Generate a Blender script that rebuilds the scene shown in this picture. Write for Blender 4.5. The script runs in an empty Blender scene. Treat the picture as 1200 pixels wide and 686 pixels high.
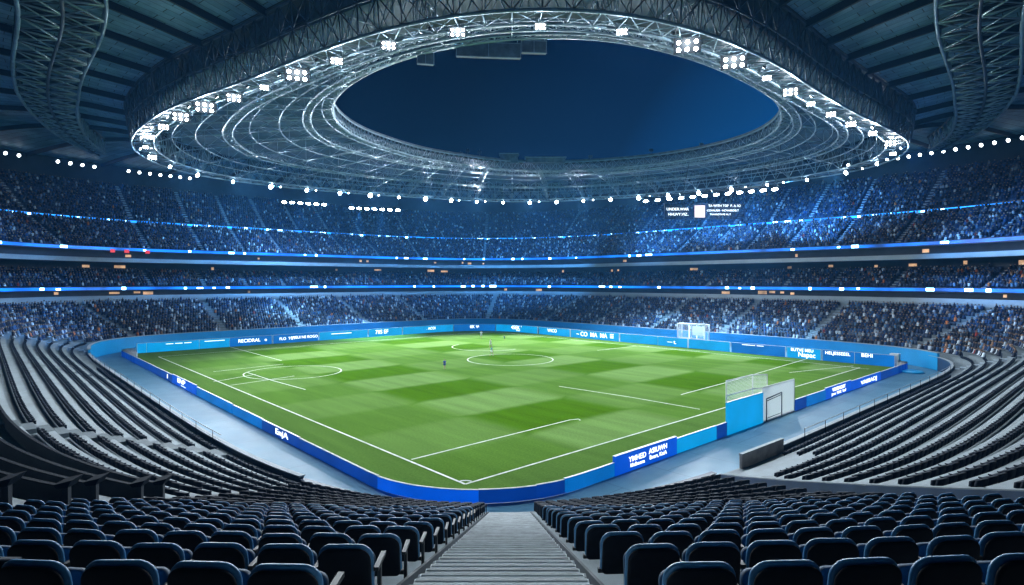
import bpy, math, random
import numpy as np
from mathutils import Vector, Matrix

random.seed(7)
rng = np.random.default_rng(11)
R = math.radians
scene = bpy.context.scene
COL = scene.collection
CAM_Z = 13.0
F_PX, HOR, CX = 686.0, 330.0, 600.0          # focal length, horizon row and centre column of the photograph

ORD = ("zeroth first second third fourth fifth sixth seventh eighth ninth tenth eleventh twelfth thirteenth fourteenth fifteenth "
       "sixteenth seventeenth eighteenth nineteenth twentieth").split()
TENS = {2: 'twenty', 3: 'thirty', 4: 'forty', 5: 'fifty', 6: 'sixty'}


def ordinal(n):
    if n <= 20:
        return ORD[n]
    t, u = divmod(n, 10)
    return TENS[t][:-1] + 'ieth' if u == 0 else TENS[t] + '-' + ORD[u]


def at(px, py, z=0.0):
    """A point at height z from its place in the photograph."""
    Y = F_PX * (CAM_Z - z) / (py - HOR)
    return np.array([(px - CX) / F_PX * Y, Y])


# ------------------------------------------------------------------ scene helpers
def tag(o, label=None, cat=None, group=None, kind=None):
    if label: o['label'] = label
    if cat: o['category'] = cat
    if group: o['group'] = group
    if kind: o['kind'] = kind
    return o


def empty(name, loc=(0, 0, 0), rz=0.0, label=None, cat=None, group=None):
    o = bpy.data.objects.new(name, None)
    o.location = loc
    o.rotation_euler = (0, 0, rz)
    o.empty_display_size = 0.3
    COL.objects.link(o)
    return tag(o, label, cat, group)


def link_mesh(name, me, mats, parent=None):
    o = bpy.data.objects.new(name, me)
    for m in (mats if isinstance(mats, (list, tuple)) else [mats]):
        me.materials.append(m)
    COL.objects.link(o)
    if parent is not None:
        o.parent = parent
    return o


def np_mesh(name, V, Q, colors=None, smooth=False):
    """Mesh of quads from arrays; colors is one RGB per quad."""
    me = bpy.data.meshes.new(name)
    V = np.asarray(V, np.float32); Q = np.asarray(Q, np.int32)
    me.vertices.add(len(V)); me.vertices.foreach_set('co', V.ravel())
    me.loops.add(Q.size); me.loops.foreach_set('vertex_index', Q.ravel())
    me.polygons.add(len(Q))
    me.polygons.foreach_set('loop_start', np.arange(len(Q), dtype=np.int32) * 4)
    me.polygons.foreach_set('loop_total', np.full(len(Q), 4, np.int32))
    if smooth:
        me.polygons.foreach_set('use_smooth', np.ones(len(Q), bool))
    me.update(calc_edges=True)
    me.validate()
    if colors is not None:
        ca = me.color_attributes.new('cloth_colour', 'FLOAT_COLOR', 'CORNER')
        c = np.ones((len(Q), 4, 4), np.float32)
        c[:, :, :3] = np.asarray(colors, np.float32)[:, None, :]
        ca.data.foreach_set('color', c.ravel())
    return me


class MB:
    def __init__(self):
        self.v, self.f, self.sm = [], [], []

    def add(self, vs, fs, smooth=False):
        b = len(self.v)
        self.v.extend([tuple(map(float, p)) for p in vs])
        for f in fs:
            self.f.append([b + i for i in f]); self.sm.append(smooth)
        return self

    def box(self, c, s, rz=0.0, rx=0.0):
        m = Matrix.Translation(c) @ Matrix.Rotation(rz, 4, 'Z') @ Matrix.Rotation(rx, 4, 'X')
        vs = [m @ Vector((sx * s[0] / 2, sy * s[1] / 2, sz * s[2] / 2)) for sx in (-1, 1) for sy in (-1, 1) for sz in (-1, 1)]
        return self.add(vs, [(0, 1, 3, 2), (4, 6, 7, 5), (0, 4, 5, 1), (2, 3, 7, 6), (0, 2, 6, 4), (1, 5, 7, 3)])

    def bar(self, a, b, r, n=5, r2=None):
        a, b = Vector(a), Vector(b)
        d = b - a
        if d.length < 1e-6: return self
        q = d.to_track_quat('Z', 'Y')
        vs = []
        for p, rr in ((a, r), (b, r if r2 is None else r2)):
            for i in range(n):
                t = 2 * math.pi * i / n
                vs.append(p + q @ Vector((rr * math.cos(t), rr * math.sin(t), 0)))
        fs = [(i, (i + 1) % n, n + (i + 1) % n, n + i) for i in range(n)]
        fs += [tuple(range(n - 1, -1, -1)), tuple(range(n, 2 * n))]
        return self.add(vs, fs, True)

    def tube(self, pts, r, n=6, closed=False):
        pts = [Vector(p) for p in pts]
        m = len(pts); vs, fs = [], []
        for i, p in enumerate(pts):
            if closed: t = pts[(i + 1) % m] - pts[i - 1]
            else: t = pts[min(i + 1, m - 1)] - pts[max(i - 1, 0)]
            t.normalize()
            s = t.cross(Vector((0, 0, 1)))
            if s.length < 1e-4: s = Vector((1, 0, 0))
            s.normalize(); u = s.cross(t)
            for j in range(n):
                a = 2 * math.pi * j / n
                vs.append(p + s * (r * math.cos(a)) + u * (r * math.sin(a)))
        for i in range(m if closed else m - 1):
            k = (i + 1) % m
            for j in range(n):
                jj = (j + 1) % n
                fs.append((i * n + j, k * n + j, k * n + jj, i * n + jj))
        if not closed:
            fs.append(tuple(range(n - 1, -1, -1))); fs.append(tuple((m - 1) * n + j for j in range(n)))
        return self.add(vs, fs, True)

    def wall(self, pts, z0, z1, th):
        """Vertical strip along a plan polyline with thickness; z0/z1 numbers or lists."""
        P = np.asarray(pts, float); m = len(P)
        t = np.gradient(P, axis=0); t /= np.linalg.norm(t, axis=1)[:, None] + 1e-9
        nn = np.stack([t[:, 1], -t[:, 0]], 1) * th / 2
        Z0 = np.broadcast_to(z0, m); Z1 = np.broadcast_to(z1, m)
        vs, fs = [], []
        for i in range(m):
            for sgn, z in ((-1, Z0[i]), (1, Z0[i]), (1, Z1[i]), (-1, Z1[i])):
                vs.append((P[i, 0] + sgn * nn[i, 0], P[i, 1] + sgn * nn[i, 1], z))
        for i in range(m - 1):
            a, b = i * 4, i * 4 + 4
            for j in range(4):
                jj = (j + 1) % 4
                fs.append((a + j, b + j, b + jj, a + jj))
        fs.append((0, 1, 2, 3)); fs.append(tuple((m - 1) * 4 + j for j in (3, 2, 1, 0)))
        return self.add(vs, fs)

    def build(self, name, mat, parent=None):
        me = bpy.data.meshes.new(name)
        me.from_pydata(self.v, [], self.f)
        me.polygons.foreach_set('use_smooth', self.sm)
        me.update()
        return link_mesh(name, me, mat, parent)


def grid_mesh(name, rings, mat, parent=None, closed=False, smooth=False, keep=None):
    """rings: array (M, n, 3); quads between successive rings."""
    A = np.asarray(rings, float); M, n, _ = A.shape
    i = np.arange(M - 1)[:, None]; j = np.arange(n if closed else n - 1)[None, :]
    jj = (j + 1) % n
    Q = np.stack([i * n + j, i * n + jj, (i + 1) * n + jj, (i + 1) * n + j], -1).reshape(-1, 4)
    V = A.reshape(-1, 3)
    if keep is not None: Q = Q[keep(V[Q].mean(1))]
    return link_mesh(name, np_mesh(name, V, Q, smooth=smooth), mat, parent)


# ------------------------------------------------------------------ materials
def nodes(name):
    m = bpy.data.materials.new(name); m.use_nodes = True
    nt = m.node_tree
    return m, nt, nt.nodes['Principled BSDF']


def N(nt, t, **kw):
    n = nt.nodes.new(t)
    for k, v in kw.items():
        setattr(n, k, v)
    return n


def mat(name, col, rough=0.6, metal=0.0, var=0.25, scale=2.0, bump=0.0, bscale=30.0, spec=0.5, detail=6):
    """Principled surface whose colour wanders between a darker and a lighter tone."""
    m, nt, b = nodes(name)
    tc = N(nt, 'ShaderNodeTexCoord')
    no = N(nt, 'ShaderNodeTexNoise'); no.inputs['Scale'].default_value = scale; no.inputs['Detail'].default_value = detail
    no.inputs['Roughness'].default_value = 0.65
    nt.links.new(tc.outputs['Object'], no.inputs['Vector'])
    r = N(nt, 'ShaderNodeValToRGB')
    r.color_ramp.elements[0].position = 0.3; r.color_ramp.elements[1].position = 0.72
    r.color_ramp.elements[0].color = (*[c * (1 - var) for c in col], 1)
    r.color_ramp.elements[1].color = (*[min(1, c * (1 + var)) for c in col], 1)
    nt.links.new(no.outputs['Fac'], r.inputs['Fac'])
    nt.links.new(r.outputs['Color'], b.inputs['Base Color'])
    mr = N(nt, 'ShaderNodeMapRange'); mr.inputs['To Min'].default_value = max(0.05, rough - 0.12); mr.inputs['To Max'].default_value = min(1, rough + 0.12)
    nt.links.new(no.outputs['Fac'], mr.inputs['Value'])
    nt.links.new(mr.outputs['Result'], b.inputs['Roughness'])
    b.inputs['Metallic'].default_value = metal
    b.inputs['Specular IOR Level'].default_value = spec
    if bump:
        n2 = N(nt, 'ShaderNodeTexNoise'); n2.inputs['Scale'].default_value = bscale; n2.inputs['Detail'].default_value = 4
        nt.links.new(tc.outputs['Object'], n2.inputs['Vector'])
        bp = N(nt, 'ShaderNodeBump'); bp.inputs['Strength'].default_value = bump; bp.inputs['Distance'].default_value = 0.02
        nt.links.new(n2.outputs['Fac'], bp.inputs['Height'])
        nt.links.new(bp.outputs['Normal'], b.inputs['Normal'])
    return m


def glow(name, col, strength, base=None, var=0.0, scale=0.3):
    m, nt, b = nodes(name)
    b.inputs['Base Color'].default_value = (*(base or [c * 0.3 for c in col]), 1)
    b.inputs['Roughness'].default_value = 0.35
    b.inputs['Emission Color'].default_value = (*col, 1)
    b.inputs['Emission Strength'].default_value = strength
    if var:
        tc = N(nt, 'ShaderNodeTexCoord')
        no = N(nt, 'ShaderNodeTexNoise'); no.inputs['Scale'].default_value = scale; no.inputs['Detail'].default_value = 3
        nt.links.new(tc.outputs['Object'], no.inputs['Vector'])
        mr = N(nt, 'ShaderNodeMapRange')
        mr.inputs['From Min'].default_value = 0.3; mr.inputs['From Max'].default_value = 0.7
        mr.inputs['To Min'].default_value = strength * (1 - var); mr.inputs['To Max'].default_value = strength * (1 + var)
        nt.links.new(no.outputs['Fac'], mr.inputs['Value'])
        nt.links.new(mr.outputs['Result'], b.inputs['Emission Strength'])
    return m


M = {}
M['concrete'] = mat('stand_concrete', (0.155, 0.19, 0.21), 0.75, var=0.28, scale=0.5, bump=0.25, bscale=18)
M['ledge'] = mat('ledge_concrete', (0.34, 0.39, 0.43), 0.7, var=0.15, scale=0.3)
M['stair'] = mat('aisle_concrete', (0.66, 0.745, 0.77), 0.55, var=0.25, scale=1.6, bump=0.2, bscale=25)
M['canopy'] = mat('canopy_underside', (0.05, 0.095, 0.14), 0.65, var=0.5, scale=0.35, spec=0.3)
M['cladding'] = mat('ring_cladding', (0.09, 0.13, 0.165), 0.6, var=0.6, scale=0.6)
M['nosing'] = mat('worn_nosing', (0.36, 0.40, 0.42), 0.7, var=0.4, scale=3.0)
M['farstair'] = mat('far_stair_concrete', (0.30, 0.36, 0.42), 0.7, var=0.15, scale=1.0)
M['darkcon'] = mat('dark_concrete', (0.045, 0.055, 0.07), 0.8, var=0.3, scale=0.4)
M['seat'] = mat('seat_shell_plastic', (0.005, 0.008, 0.014), 0.6, var=0.35, scale=9, spec=0.15)
M['pad'] = mat('rim_light_blue', (0.05, 0.23, 0.46), 0.4, var=0.25, scale=7)  # blue lightened to paint rim light along the backrest edges
M['seatfar'] = mat('seat_row_plastic', (0.010, 0.017, 0.030), 0.75, var=0.4, scale=3, spec=0.12)
M['pan'] = mat('seat_pan_navy', (0.016, 0.06, 0.13), 0.6, var=0.3, scale=6, spec=0.2)
M['seatup'] = mat('upper_seat_plastic', (0.02, 0.045, 0.10), 0.5, var=0.4, scale=1)
M['steel'] = mat('galvanised_steel', (0.42, 0.47, 0.5), 0.4, metal=0.7, var=0.25, scale=3)
M['truss'] = mat('truss_paint', (0.24, 0.33, 0.40), 0.42, metal=0.4, var=0.35, scale=0.7)
M['trussdark'] = mat('truss_dark_paint', (0.035, 0.05, 0.065), 0.5, metal=0.3, var=0.35, scale=0.5)
M['rib'] = mat('rib_dark_steel', (0.012, 0.018, 0.026), 0.6, metal=0.2, var=0.3, scale=0.5)
M['pitblack'] = mat('housing_black', (0.015, 0.018, 0.022), 0.5, var=0.3, scale=4)
M['white'] = mat('white_frame_paint', (0.78, 0.80, 0.80), 0.45, var=0.06, scale=2)
M['brown'] = mat('brown_panel', (0.45, 0.38, 0.35), 0.7, var=0.4, scale=0.9)
M['bluewall'] = mat('blue_wall_paint', (0.006, 0.34, 0.70), 0.45, var=0.14, scale=0.15)
M['navybar'] = mat('navy_barrier_paint', (0.012, 0.035, 0.085), 0.5, var=0.4, scale=0.8)
M['led_navy'] = glow('board_navy', (0.0, 0.055, 0.42), 0.55, var=0.25, scale=0.25)
M['led_mid'] = glow('board_mid_blue', (0.0, 0.18, 0.64), 0.65, var=0.2, scale=0.3)
M['led_bright'] = glow('board_bright_blue', (0.0, 0.10, 0.75), 0.7, var=0.15, scale=0.4)
M['led_sky'] = glow('board_sky_blue', (0.0, 0.33, 0.74), 0.85, var=0.15, scale=0.3)
M['led_text'] = glow('lit_lettering', (0.85, 0.95, 1.0), 2.2)
M['ribbon'] = glow('ribbon_screen', (0.005, 0.19, 0.95), 1.15, var=0.85, scale=0.16)
M['ribbontop'] = glow('upper_ribbon_screen', (0.01, 0.26, 1.0), 2.6, var=0.85, scale=0.10)
M['spotblue'] = glow('ribbon_spot', (0.35, 0.72, 1.0), 16.0)
M['lens'] = glow('floodlight_lens', (0.82, 0.93, 1.0), 60.0)
M['lenssoft'] = glow('soffit_lens', (0.85, 0.95, 1.0), 14.0)
M['tan'] = glow('lit_box_window', (1.0, 0.58, 0.30), 0.55, var=0.7, scale=0.4)
M['redlit'] = glow('red_sign', (1.0, 0.06, 0.08), 0.7)
M['screenpic'] = glow('screen_picture', (0.95, 0.78, 0.82), 1.1, var=0.25, scale=0.6)
M['skin'] = mat('skin', (0.45, 0.28, 0.2), 0.6, var=0.1)
M['shirtw'] = mat('white_shirt', (0.7, 0.75, 0.8), 0.8, var=0.1)
M['shirtb'] = mat('blue_shirt', (0.03, 0.08, 0.35), 0.8, var=0.1)
M['shirtt'] = mat('teal_shirt', (0.05, 0.3, 0.35), 0.8, var=0.1)
M['sock'] = mat('dark_boot', (0.02, 0.02, 0.03), 0.6)


def roof_material():
    m, nt, b = nodes('roof_sheet_steel')
    tc = N(nt, 'ShaderNodeTexCoord')
    uvm = N(nt, 'ShaderNodeUVMap'); uvm.uv_map = 'roof'
    br = N(nt, 'ShaderNodeTexBrick')
    br.offset = 0.35
    br.inputs['Scale'].default_value = 1.0
    br.inputs['Brick Width'].default_value = 2.6; br.inputs['Row Height'].default_value = 1.15
    br.inputs['Mortar Size'].default_value = 0.035
    br.inputs['Color1'].default_value = (0.15, 0.30, 0.46, 1); br.inputs['Color2'].default_value = (0.24, 0.42, 0.60, 1)
    br.inputs['Mortar'].default_value = (0.03, 0.045, 0.06, 1)
    nt.links.new(uvm.outputs['UV'], br.inputs['Vector'])
    no = N(nt, 'ShaderNodeTexNoise'); no.inputs['Scale'].default_value = 0.25; no.inputs['Detail'].default_value = 8; no.inputs['Roughness'].default_value = 0.7
    nt.links.new(tc.outputs['Object'], no.inputs['Vector'])
    mx = N(nt, 'ShaderNodeMixRGB', blend_type='MULTIPLY'); mx.inputs['Fac'].default_value = 0.75
    r = N(nt, 'ShaderNodeValToRGB'); r.color_ramp.elements[0].position = 0.32; r.color_ramp.elements[1].position = 0.7
    r.color_ramp.elements[0].color = (0.35, 0.35, 0.38, 1); r.color_ramp.elements[1].color = (1.15, 1.15, 1.1, 1)
    nt.links.new(no.outputs['Fac'], r.inputs['Fac'])
    nt.links.new(br.outputs['Color'], mx.inputs['Color1']); nt.links.new(r.outputs['Color'], mx.inputs['Color2'])
    nt.links.new(mx.outputs['Color'], b.inputs['Base Color'])
    b.inputs['Roughness'].default_value = 0.6; b.inputs['Specular IOR Level'].default_value = 0.3
    bp = N(nt, 'ShaderNodeBump'); bp.inputs['Strength'].default_value = 0.5; bp.inputs['Distance'].default_value = 0.05
    nt.links.new(br.outputs['Fac'], bp.inputs['Height']); bp.invert = True
    nt.links.new(bp.outputs['Normal'], b.inputs['Normal'])
    return m


M['roof'] = roof_material()


PRZ = math.atan2(0.738, -0.674)


def floor_material():
    m, nt, b = nodes('track_floor_paint')
    tc = N(nt, 'ShaderNodeTexCoord')
    no = N(nt, 'ShaderNodeTexNoise'); no.inputs['Scale'].default_value = 0.16; no.inputs['Detail'].default_value = 9; no.inputs['Roughness'].default_value = 0.62
    nt.links.new(tc.outputs['Object'], no.inputs['Vector'])
    r = N(nt, 'ShaderNodeValToRGB'); r.color_ramp.elements[0].position = 0.3; r.color_ramp.elements[1].position = 0.75
    r.color_ramp.elements[0].color = (0.060, 0.185, 0.295, 1); r.color_ramp.elements[1].color = (0.120, 0.275, 0.40, 1)
    nt.links.new(no.outputs['Fac'], r.inputs['Fac'])
    bk = N(nt, 'ShaderNodeTexBrick'); bk.inputs['Scale'].default_value = 1.0; bk.inputs['Brick Width'].default_value = 9.0; bk.inputs['Row Height'].default_value = 5.0
    bk.inputs['Mortar Size'].default_value = 0.035; bk.inputs['Color1'].default_value = (1, 1, 1, 1); bk.inputs['Color2'].default_value = (0.86, 0.88, 0.9, 1); bk.inputs['Mortar'].default_value = (0.45, 0.5, 0.55, 1)
    mpp = N(nt, 'ShaderNodeMapping'); mpp.inputs['Rotation'].default_value = (0, 0, -PRZ)
    nt.links.new(tc.outputs['Object'], mpp.inputs['Vector']); nt.links.new(mpp.outputs['Vector'], bk.inputs['Vector'])
    ml = N(nt, 'ShaderNodeMixRGB', blend_type='MULTIPLY'); ml.inputs['Fac'].default_value = 0.8
    nt.links.new(r.outputs['Color'], ml.inputs['Color1']); nt.links.new(bk.outputs['Color'], ml.inputs['Color2'])
    nt.links.new(ml.outputs['Color'], b.inputs['Base Color'])
    n2 = N(nt, 'ShaderNodeTexNoise'); n2.inputs['Scale'].default_value = 0.5; n2.inputs['Detail'].default_value = 6
    nt.links.new(tc.outputs['Object'], n2.inputs['Vector'])
    mr = N(nt, 'ShaderNodeMapRange'); mr.inputs['To Min'].default_value = 0.36; mr.inputs['To Max'].default_value = 0.62
    b.inputs['Specular IOR Level'].default_value = 0.16
    nt.links.new(n2.outputs['Fac'], mr.inputs['Value']); nt.links.new(mr.outputs['Result'], b.inputs['Roughness'])
    return m


M['floor'] = floor_material()


def grass_material():
    m, nt, b = nodes('mown_turf')
    tc = N(nt, 'ShaderNodeTexCoord')
    sep = N(nt, 'ShaderNodeSeparateXYZ'); nt.links.new(tc.outputs['Object'], sep.inputs['Vector'])

    def band(sock, width, soft, shift):
        a = N(nt, 'ShaderNodeMath', operation='MULTIPLY_ADD'); a.inputs[1].default_value = math.pi / width; a.inputs[2].default_value = shift
        nt.links.new(sock, a.inputs[0])
        s = N(nt, 'ShaderNodeMath', operation='SINE'); nt.links.new(a.outputs[0], s.inputs[0])
        mr = N(nt, 'ShaderNodeMapRange', interpolation_type='SMOOTHSTEP')
        mr.inputs['From Min'].default_value = -soft; mr.inputs['From Max'].default_value = soft
        nt.links.new(s.outputs[0], mr.inputs['Value'])
        return mr.outputs['Result']
    # mowing runs both ways across the pitch: stripes one way over blocks the other way
    nz = N(nt, 'ShaderNodeTexNoise'); nz.inputs['Scale'].default_value = 0.09; nz.inputs['Detail'].default_value = 3
    nt.links.new(tc.outputs['Object'], nz.inputs['Vector'])
    wob = N(nt, 'ShaderNodeMath', operation='MULTIPLY_ADD'); wob.inputs[1].default_value = 1.4
    nt.links.new(nz.outputs['Fac'], wob.inputs[0]); nt.links.new(sep.outputs['X'], wob.inputs[2])
    wob2 = N(nt, 'ShaderNodeMath', operation='MULTIPLY_ADD'); wob2.inputs[1].default_value = 1.2
    nt.links.new(nz.outputs['Fac'], wob2.inputs[0]); nt.links.new(sep.outputs['Y'], wob2.inputs[2])
    s1 = band(wob.outputs[0], 8.6, 0.3, 0.6)
    s2 = band(wob2.outputs[0], 14.0, 0.3, 0.4)
    xo = N(nt, 'ShaderNodeMath', operation='SUBTRACT'); nt.links.new(s1, xo.inputs[0]); nt.links.new(s2, xo.inputs[1])
    ab = N(nt, 'ShaderNodeMath', operation='ABSOLUTE'); nt.links.new(xo.outputs[0], ab.inputs[0])
    avg = N(nt, 'ShaderNodeMath', operation='MULTIPLY_ADD'); avg.inputs[1].default_value = 0.65
    sc = N(nt, 'ShaderNodeMath', operation='MULTIPLY'); sc.inputs[1].default_value = 0.35; nt.links.new(s1, sc.inputs[0])
    nt.links.new(ab.outputs[0], avg.inputs[0]); nt.links.new(sc.outputs[0], avg.inputs[2])
    r = N(nt, 'ShaderNodeValToRGB')
    r.color_ramp.elements[0].color = (0.060, 0.146, 0.004, 1); r.color_ramp.elements[1].color = (0.150, 0.258, 0.068, 1)
    nt.links.new(avg.outputs[0], r.inputs['Fac'])
    # the run-off outside the lines is mown one way only
    mask = None
    for sock, lo, hi in ((sep.outputs['X'], 0.0, 86.0), (sep.outputs['Y'], 0.0, 75.0)):
        g = N(nt, 'ShaderNodeMath', operation='GREATER_THAN'); g.inputs[1].default_value = lo; nt.links.new(sock, g.inputs[0])
        l = N(nt, 'ShaderNodeMath', operation='LESS_THAN'); l.inputs[1].default_value = hi; nt.links.new(sock, l.inputs[0])
        a = N(nt, 'ShaderNodeMath', operation='MULTIPLY'); nt.links.new(g.outputs[0], a.inputs[0]); nt.links.new(l.outputs[0], a.inputs[1])
        if mask is None: mask = a
        else:
            mm = N(nt, 'ShaderNodeMath', operation='MULTIPLY'); nt.links.new(mask.outputs[0], mm.inputs[0]); nt.links.new(a.outputs[0], mm.inputs[1]); mask = mm
    mx0 = N(nt, 'ShaderNodeMixRGB'); mx0.inputs['Color1'].default_value = (0.090, 0.172, 0.032, 1)
    nt.links.new(mask.outputs[0], mx0.inputs['Fac']); nt.links.new(r.outputs['Color'], mx0.inputs['Color2'])
    # blades and worn patches
    n1 = N(nt, 'ShaderNodeTexNoise'); n1.inputs['Scale'].default_value = 6.0; n1.inputs['Detail'].default_value = 8; n1.inputs['Roughness'].default_value = 0.8
    nt.links.new(tc.outputs['Object'], n1.inputs['Vector'])
    mp = N(nt, 'ShaderNodeMapping'); mp.inputs['Scale'].default_value = (0.06, 0.5, 1.0); mp.inputs['Rotation'].default_value = (0, 0, 0.6)
    nt.links.new(tc.outputs['Object'], mp.inputs['Vector'])
    n2 = N(nt, 'ShaderNodeTexNoise'); n2.inputs['Scale'].default_value = 1.2; n2.inputs['Detail'].default_value = 5
    nt.links.new(mp.outputs['Vector'], n2.inputs['Vector'])
    col = mx0.outputs['Color']
    for src, lo, hi in ((n1, 0.72, 1.28), (n2, 0.86, 1.14)):
        mr = N(nt, 'ShaderNodeMapRange'); mr.inputs['From Min'].default_value = 0.3; mr.inputs['From Max'].default_value = 0.7
        mr.inputs['To Min'].default_value = lo; mr.inputs['To Max'].default_value = hi
        nt.links.new(src.outputs['Fac'], mr.inputs['Value'])
        mm = N(nt, 'ShaderNodeMixRGB', blend_type='MULTIPLY'); mm.inputs['Fac'].default_value = 1.0
        nt.links.new(col, mm.inputs['Color1']); nt.links.new(mr.outputs['Result'], mm.inputs['Color2'])
        col = mm.outputs['Color']
    nt.links.new(col, b.inputs['Base Color'])
    df = N(nt, 'ShaderNodeBsdfDiffuse'); nt.links.new(col, df.inputs['Color'])
    nt.links.new(df.outputs[0], nt.nodes['Material Output'].inputs['Surface'])
    bp = N(nt, 'ShaderNodeBump'); bp.inputs['Strength'].default_value = 0.35; bp.inputs['Distance'].default_value = 0.03
    nt.links.new(n1.outputs['Fac'], bp.inputs['Height']); nt.links.new(bp.outputs['Normal'], df.inputs['Normal'])
    return m


M['grass'] = grass_material()


def line_material():
    m, nt, b = nodes('worn_line_paint')
    tc = N(nt, 'ShaderNodeTexCoord')
    no = N(nt, 'ShaderNodeTexNoise'); no.inputs['Scale'].default_value = 1.4; no.inputs['Detail'].default_value = 6
    nt.links.new(tc.outputs['Object'], no.inputs['Vector'])
    r = N(nt, 'ShaderNodeValToRGB'); r.color_ramp.elements[0].position = 0.3; r.color_ramp.elements[1].position = 0.6
    r.color_ramp.elements[0].color = (0.42, 0.5, 0.38, 1); r.color_ramp.elements[1].color = (0.72, 0.76, 0.7, 1)
    nt.links.new(no.outputs['Fac'], r.inputs['Fac']); nt.links.new(r.outputs['Color'], b.inputs['Base Color'])
    b.inputs['Roughness'].default_value = 0.8
    return m


M['line'] = line_material()


def crowd_material():
    m, nt, b = nodes('spectator_clothes')
    a = N(nt, 'ShaderNodeAttribute'); a.attribute_name = 'cloth_colour'
    nt.links.new(a.outputs['Color'], b.inputs['Base Color'])
    b.inputs['Roughness'].default_value = 0.75; b.inputs['Specular IOR Level'].default_value = 0.3
    return m


M['crowd'] = crowd_material()


def net_material():
    """Fine cord net: alternate cord and open air by a procedural weave."""
    m, nt, b = nodes('goal_net_cord')
    tc = N(nt, 'ShaderNodeTexCoord')
    b.inputs['Base Color'].default_value = (0.75, 0.8, 0.82, 1); b.inputs['Roughness'].default_value = 0.7
    sp = N(nt, 'ShaderNodeSeparateXYZ'); nt.links.new(tc.outputs['Object'], sp.inputs['Vector'])
    add = N(nt, 'ShaderNodeMath', operation='ADD'); nt.links.new(sp.outputs['X'], add.inputs[0]); nt.links.new(sp.outputs['Y'], add.inputs[1])
    outs = []
    for s in (add.outputs[0], sp.outputs['Z']):
        q = N(nt, 'ShaderNodeMath', operation='MULTIPLY'); q.inputs[1].default_value = 8.0; nt.links.new(s, q.inputs[0])
        f = N(nt, 'ShaderNodeMath', operation='FRACT'); nt.links.new(q.outputs[0], f.inputs[0])
        l = N(nt, 'ShaderNodeMath', operation='LESS_THAN'); l.inputs[1].default_value = 0.16; nt.links.new(f.outputs[0], l.inputs[0])
        outs.append(l.outputs[0])
    mx = N(nt, 'ShaderNodeMath', operation='MAXIMUM'); nt.links.new(outs[0], mx.inputs[0]); nt.links.new(outs[1], mx.inputs[1])
    tl = N(nt, 'ShaderNodeBsdfTranslucent'); tl.inputs['Color'].default_value = (0.95, 0.97, 1.0, 1)
    tp = N(nt, 'ShaderNodeBsdfTransparent')
    m1 = N(nt, 'ShaderNodeMixShader'); m1.inputs[0].default_value = 0.6
    nt.links.new(b.outputs[0], m1.inputs[1]); nt.links.new(tl.outputs[0], m1.inputs[2])
    m2 = N(nt, 'ShaderNodeMixShader'); nt.links.new(mx.outputs[0], m2.inputs[0])
    nt.links.new(tp.outputs[0], m2.inputs[1]); nt.links.new(m1.outputs[0], m2.inputs[2])
    nt.links.new(m2.outputs[0], nt.nodes['Material Output'].inputs['Surface'])
    return m


M['net'] = net_material()


def frosted_material():
    m, nt, b = nodes('frosted_sheet')
    b.inputs['Base Color'].default_value = (0.75, 0.82, 0.88, 1); b.inputs['Roughness'].default_value = 0.35
    tl = N(nt, 'ShaderNodeBsdfTranslucent'); tl.inputs['Color'].default_value = (0.95, 0.97, 1.0, 1)
    tp = N(nt, 'ShaderNodeBsdfTransparent')
    m1 = N(nt, 'ShaderNodeMixShader'); m1.inputs[0].default_value = 0.65
    nt.links.new(b.outputs[0], m1.inputs[1]); nt.links.new(tl.outputs[0], m1.inputs[2])
    m2 = N(nt, 'ShaderNodeMixShader'); m2.inputs[0].default_value = 0.12
    nt.links.new(m1.outputs[0], m2.inputs[1]); nt.links.new(tp.outputs[0], m2.inputs[2])
    nt.links.new(m2.outputs[0], nt.nodes['Material Output'].inputs['Surface'])
    return m


M['frost'] = frosted_material()

# ------------------------------------------------------------------ plan of the bowl
P0 = np.array([-3.0, 37.5])                     # near corner of the pitch
DU, DV = np.array([-0.674, 0.738]), np.array([0.738, 0.674])
PITCH_RZ = math.atan2(DU[1], DU[0])
UC, VC, UA, VB, NE = 45.0, 38.5, 58.0, 49.5, 5.9
NB = 720


def uv2w(u, v):
    return P0 + np.multiply.outer(np.asarray(u, float), DU) + np.multiply.outer(np.asarray(v, float), DV)


def w2uv(p):
    r = np.asarray(p) - P0
    return r @ DU, r @ DV


th = np.linspace(0, 2 * np.pi, 40001)[:-1]
c, s = np.cos(th), np.sin(th)
uu = UC + UA * np.sign(c) * np.abs(c) ** (2 / NE)
vv = VC + VB * np.sign(s) * np.abs(s) ** (2 / NE)
W = uv2w(uu, vv)
gu = np.sign(uu - UC) * np.abs((uu - UC) / UA) ** (NE - 1) / UA
gv = np.sign(vv - VC) * np.abs((vv - VC) / VB) ** (NE - 1) / VB
G = gu[:, None] * DU + gv[:, None] * DV
G /= np.linalg.norm(G, axis=1)[:, None]
i0 = int(np.argmin(W[:, 1]))
W = np.roll(W, -i0, 0); G = np.roll(G, -i0, 0)
if W[200, 0] < W[0, 0]:
    W = np.roll(W[::-1], 1, 0); G = np.roll(G[::-1], 1, 0)
seg = np.linalg.norm(np.roll(W, -1, 0) - W, axis=1)
cum = np.concatenate([[0], np.cumsum(seg)])
LEN = cum[-1]
t_ = np.linspace(0, LEN, NB + 1)[:-1]
Wc = np.vstack([W, W[:1]]); Gc = np.vstack([G, G[:1]])
BP = np.stack([np.interp(t_, cum, Wc[:, k]) for k in (0, 1)], 1)
BN = np.stack([np.interp(t_, cum, Gc[:, k]) for k in (0, 1)], 1)
BN /= np.linalg.norm(BN, axis=1)[:, None]
BU, BV = w2uv(BP)
IDX = np.arange(NB)


def off(d, idx=None):
    idx = IDX if idx is None else idx
    return BP[idx] + d * BN[idx]


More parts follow.
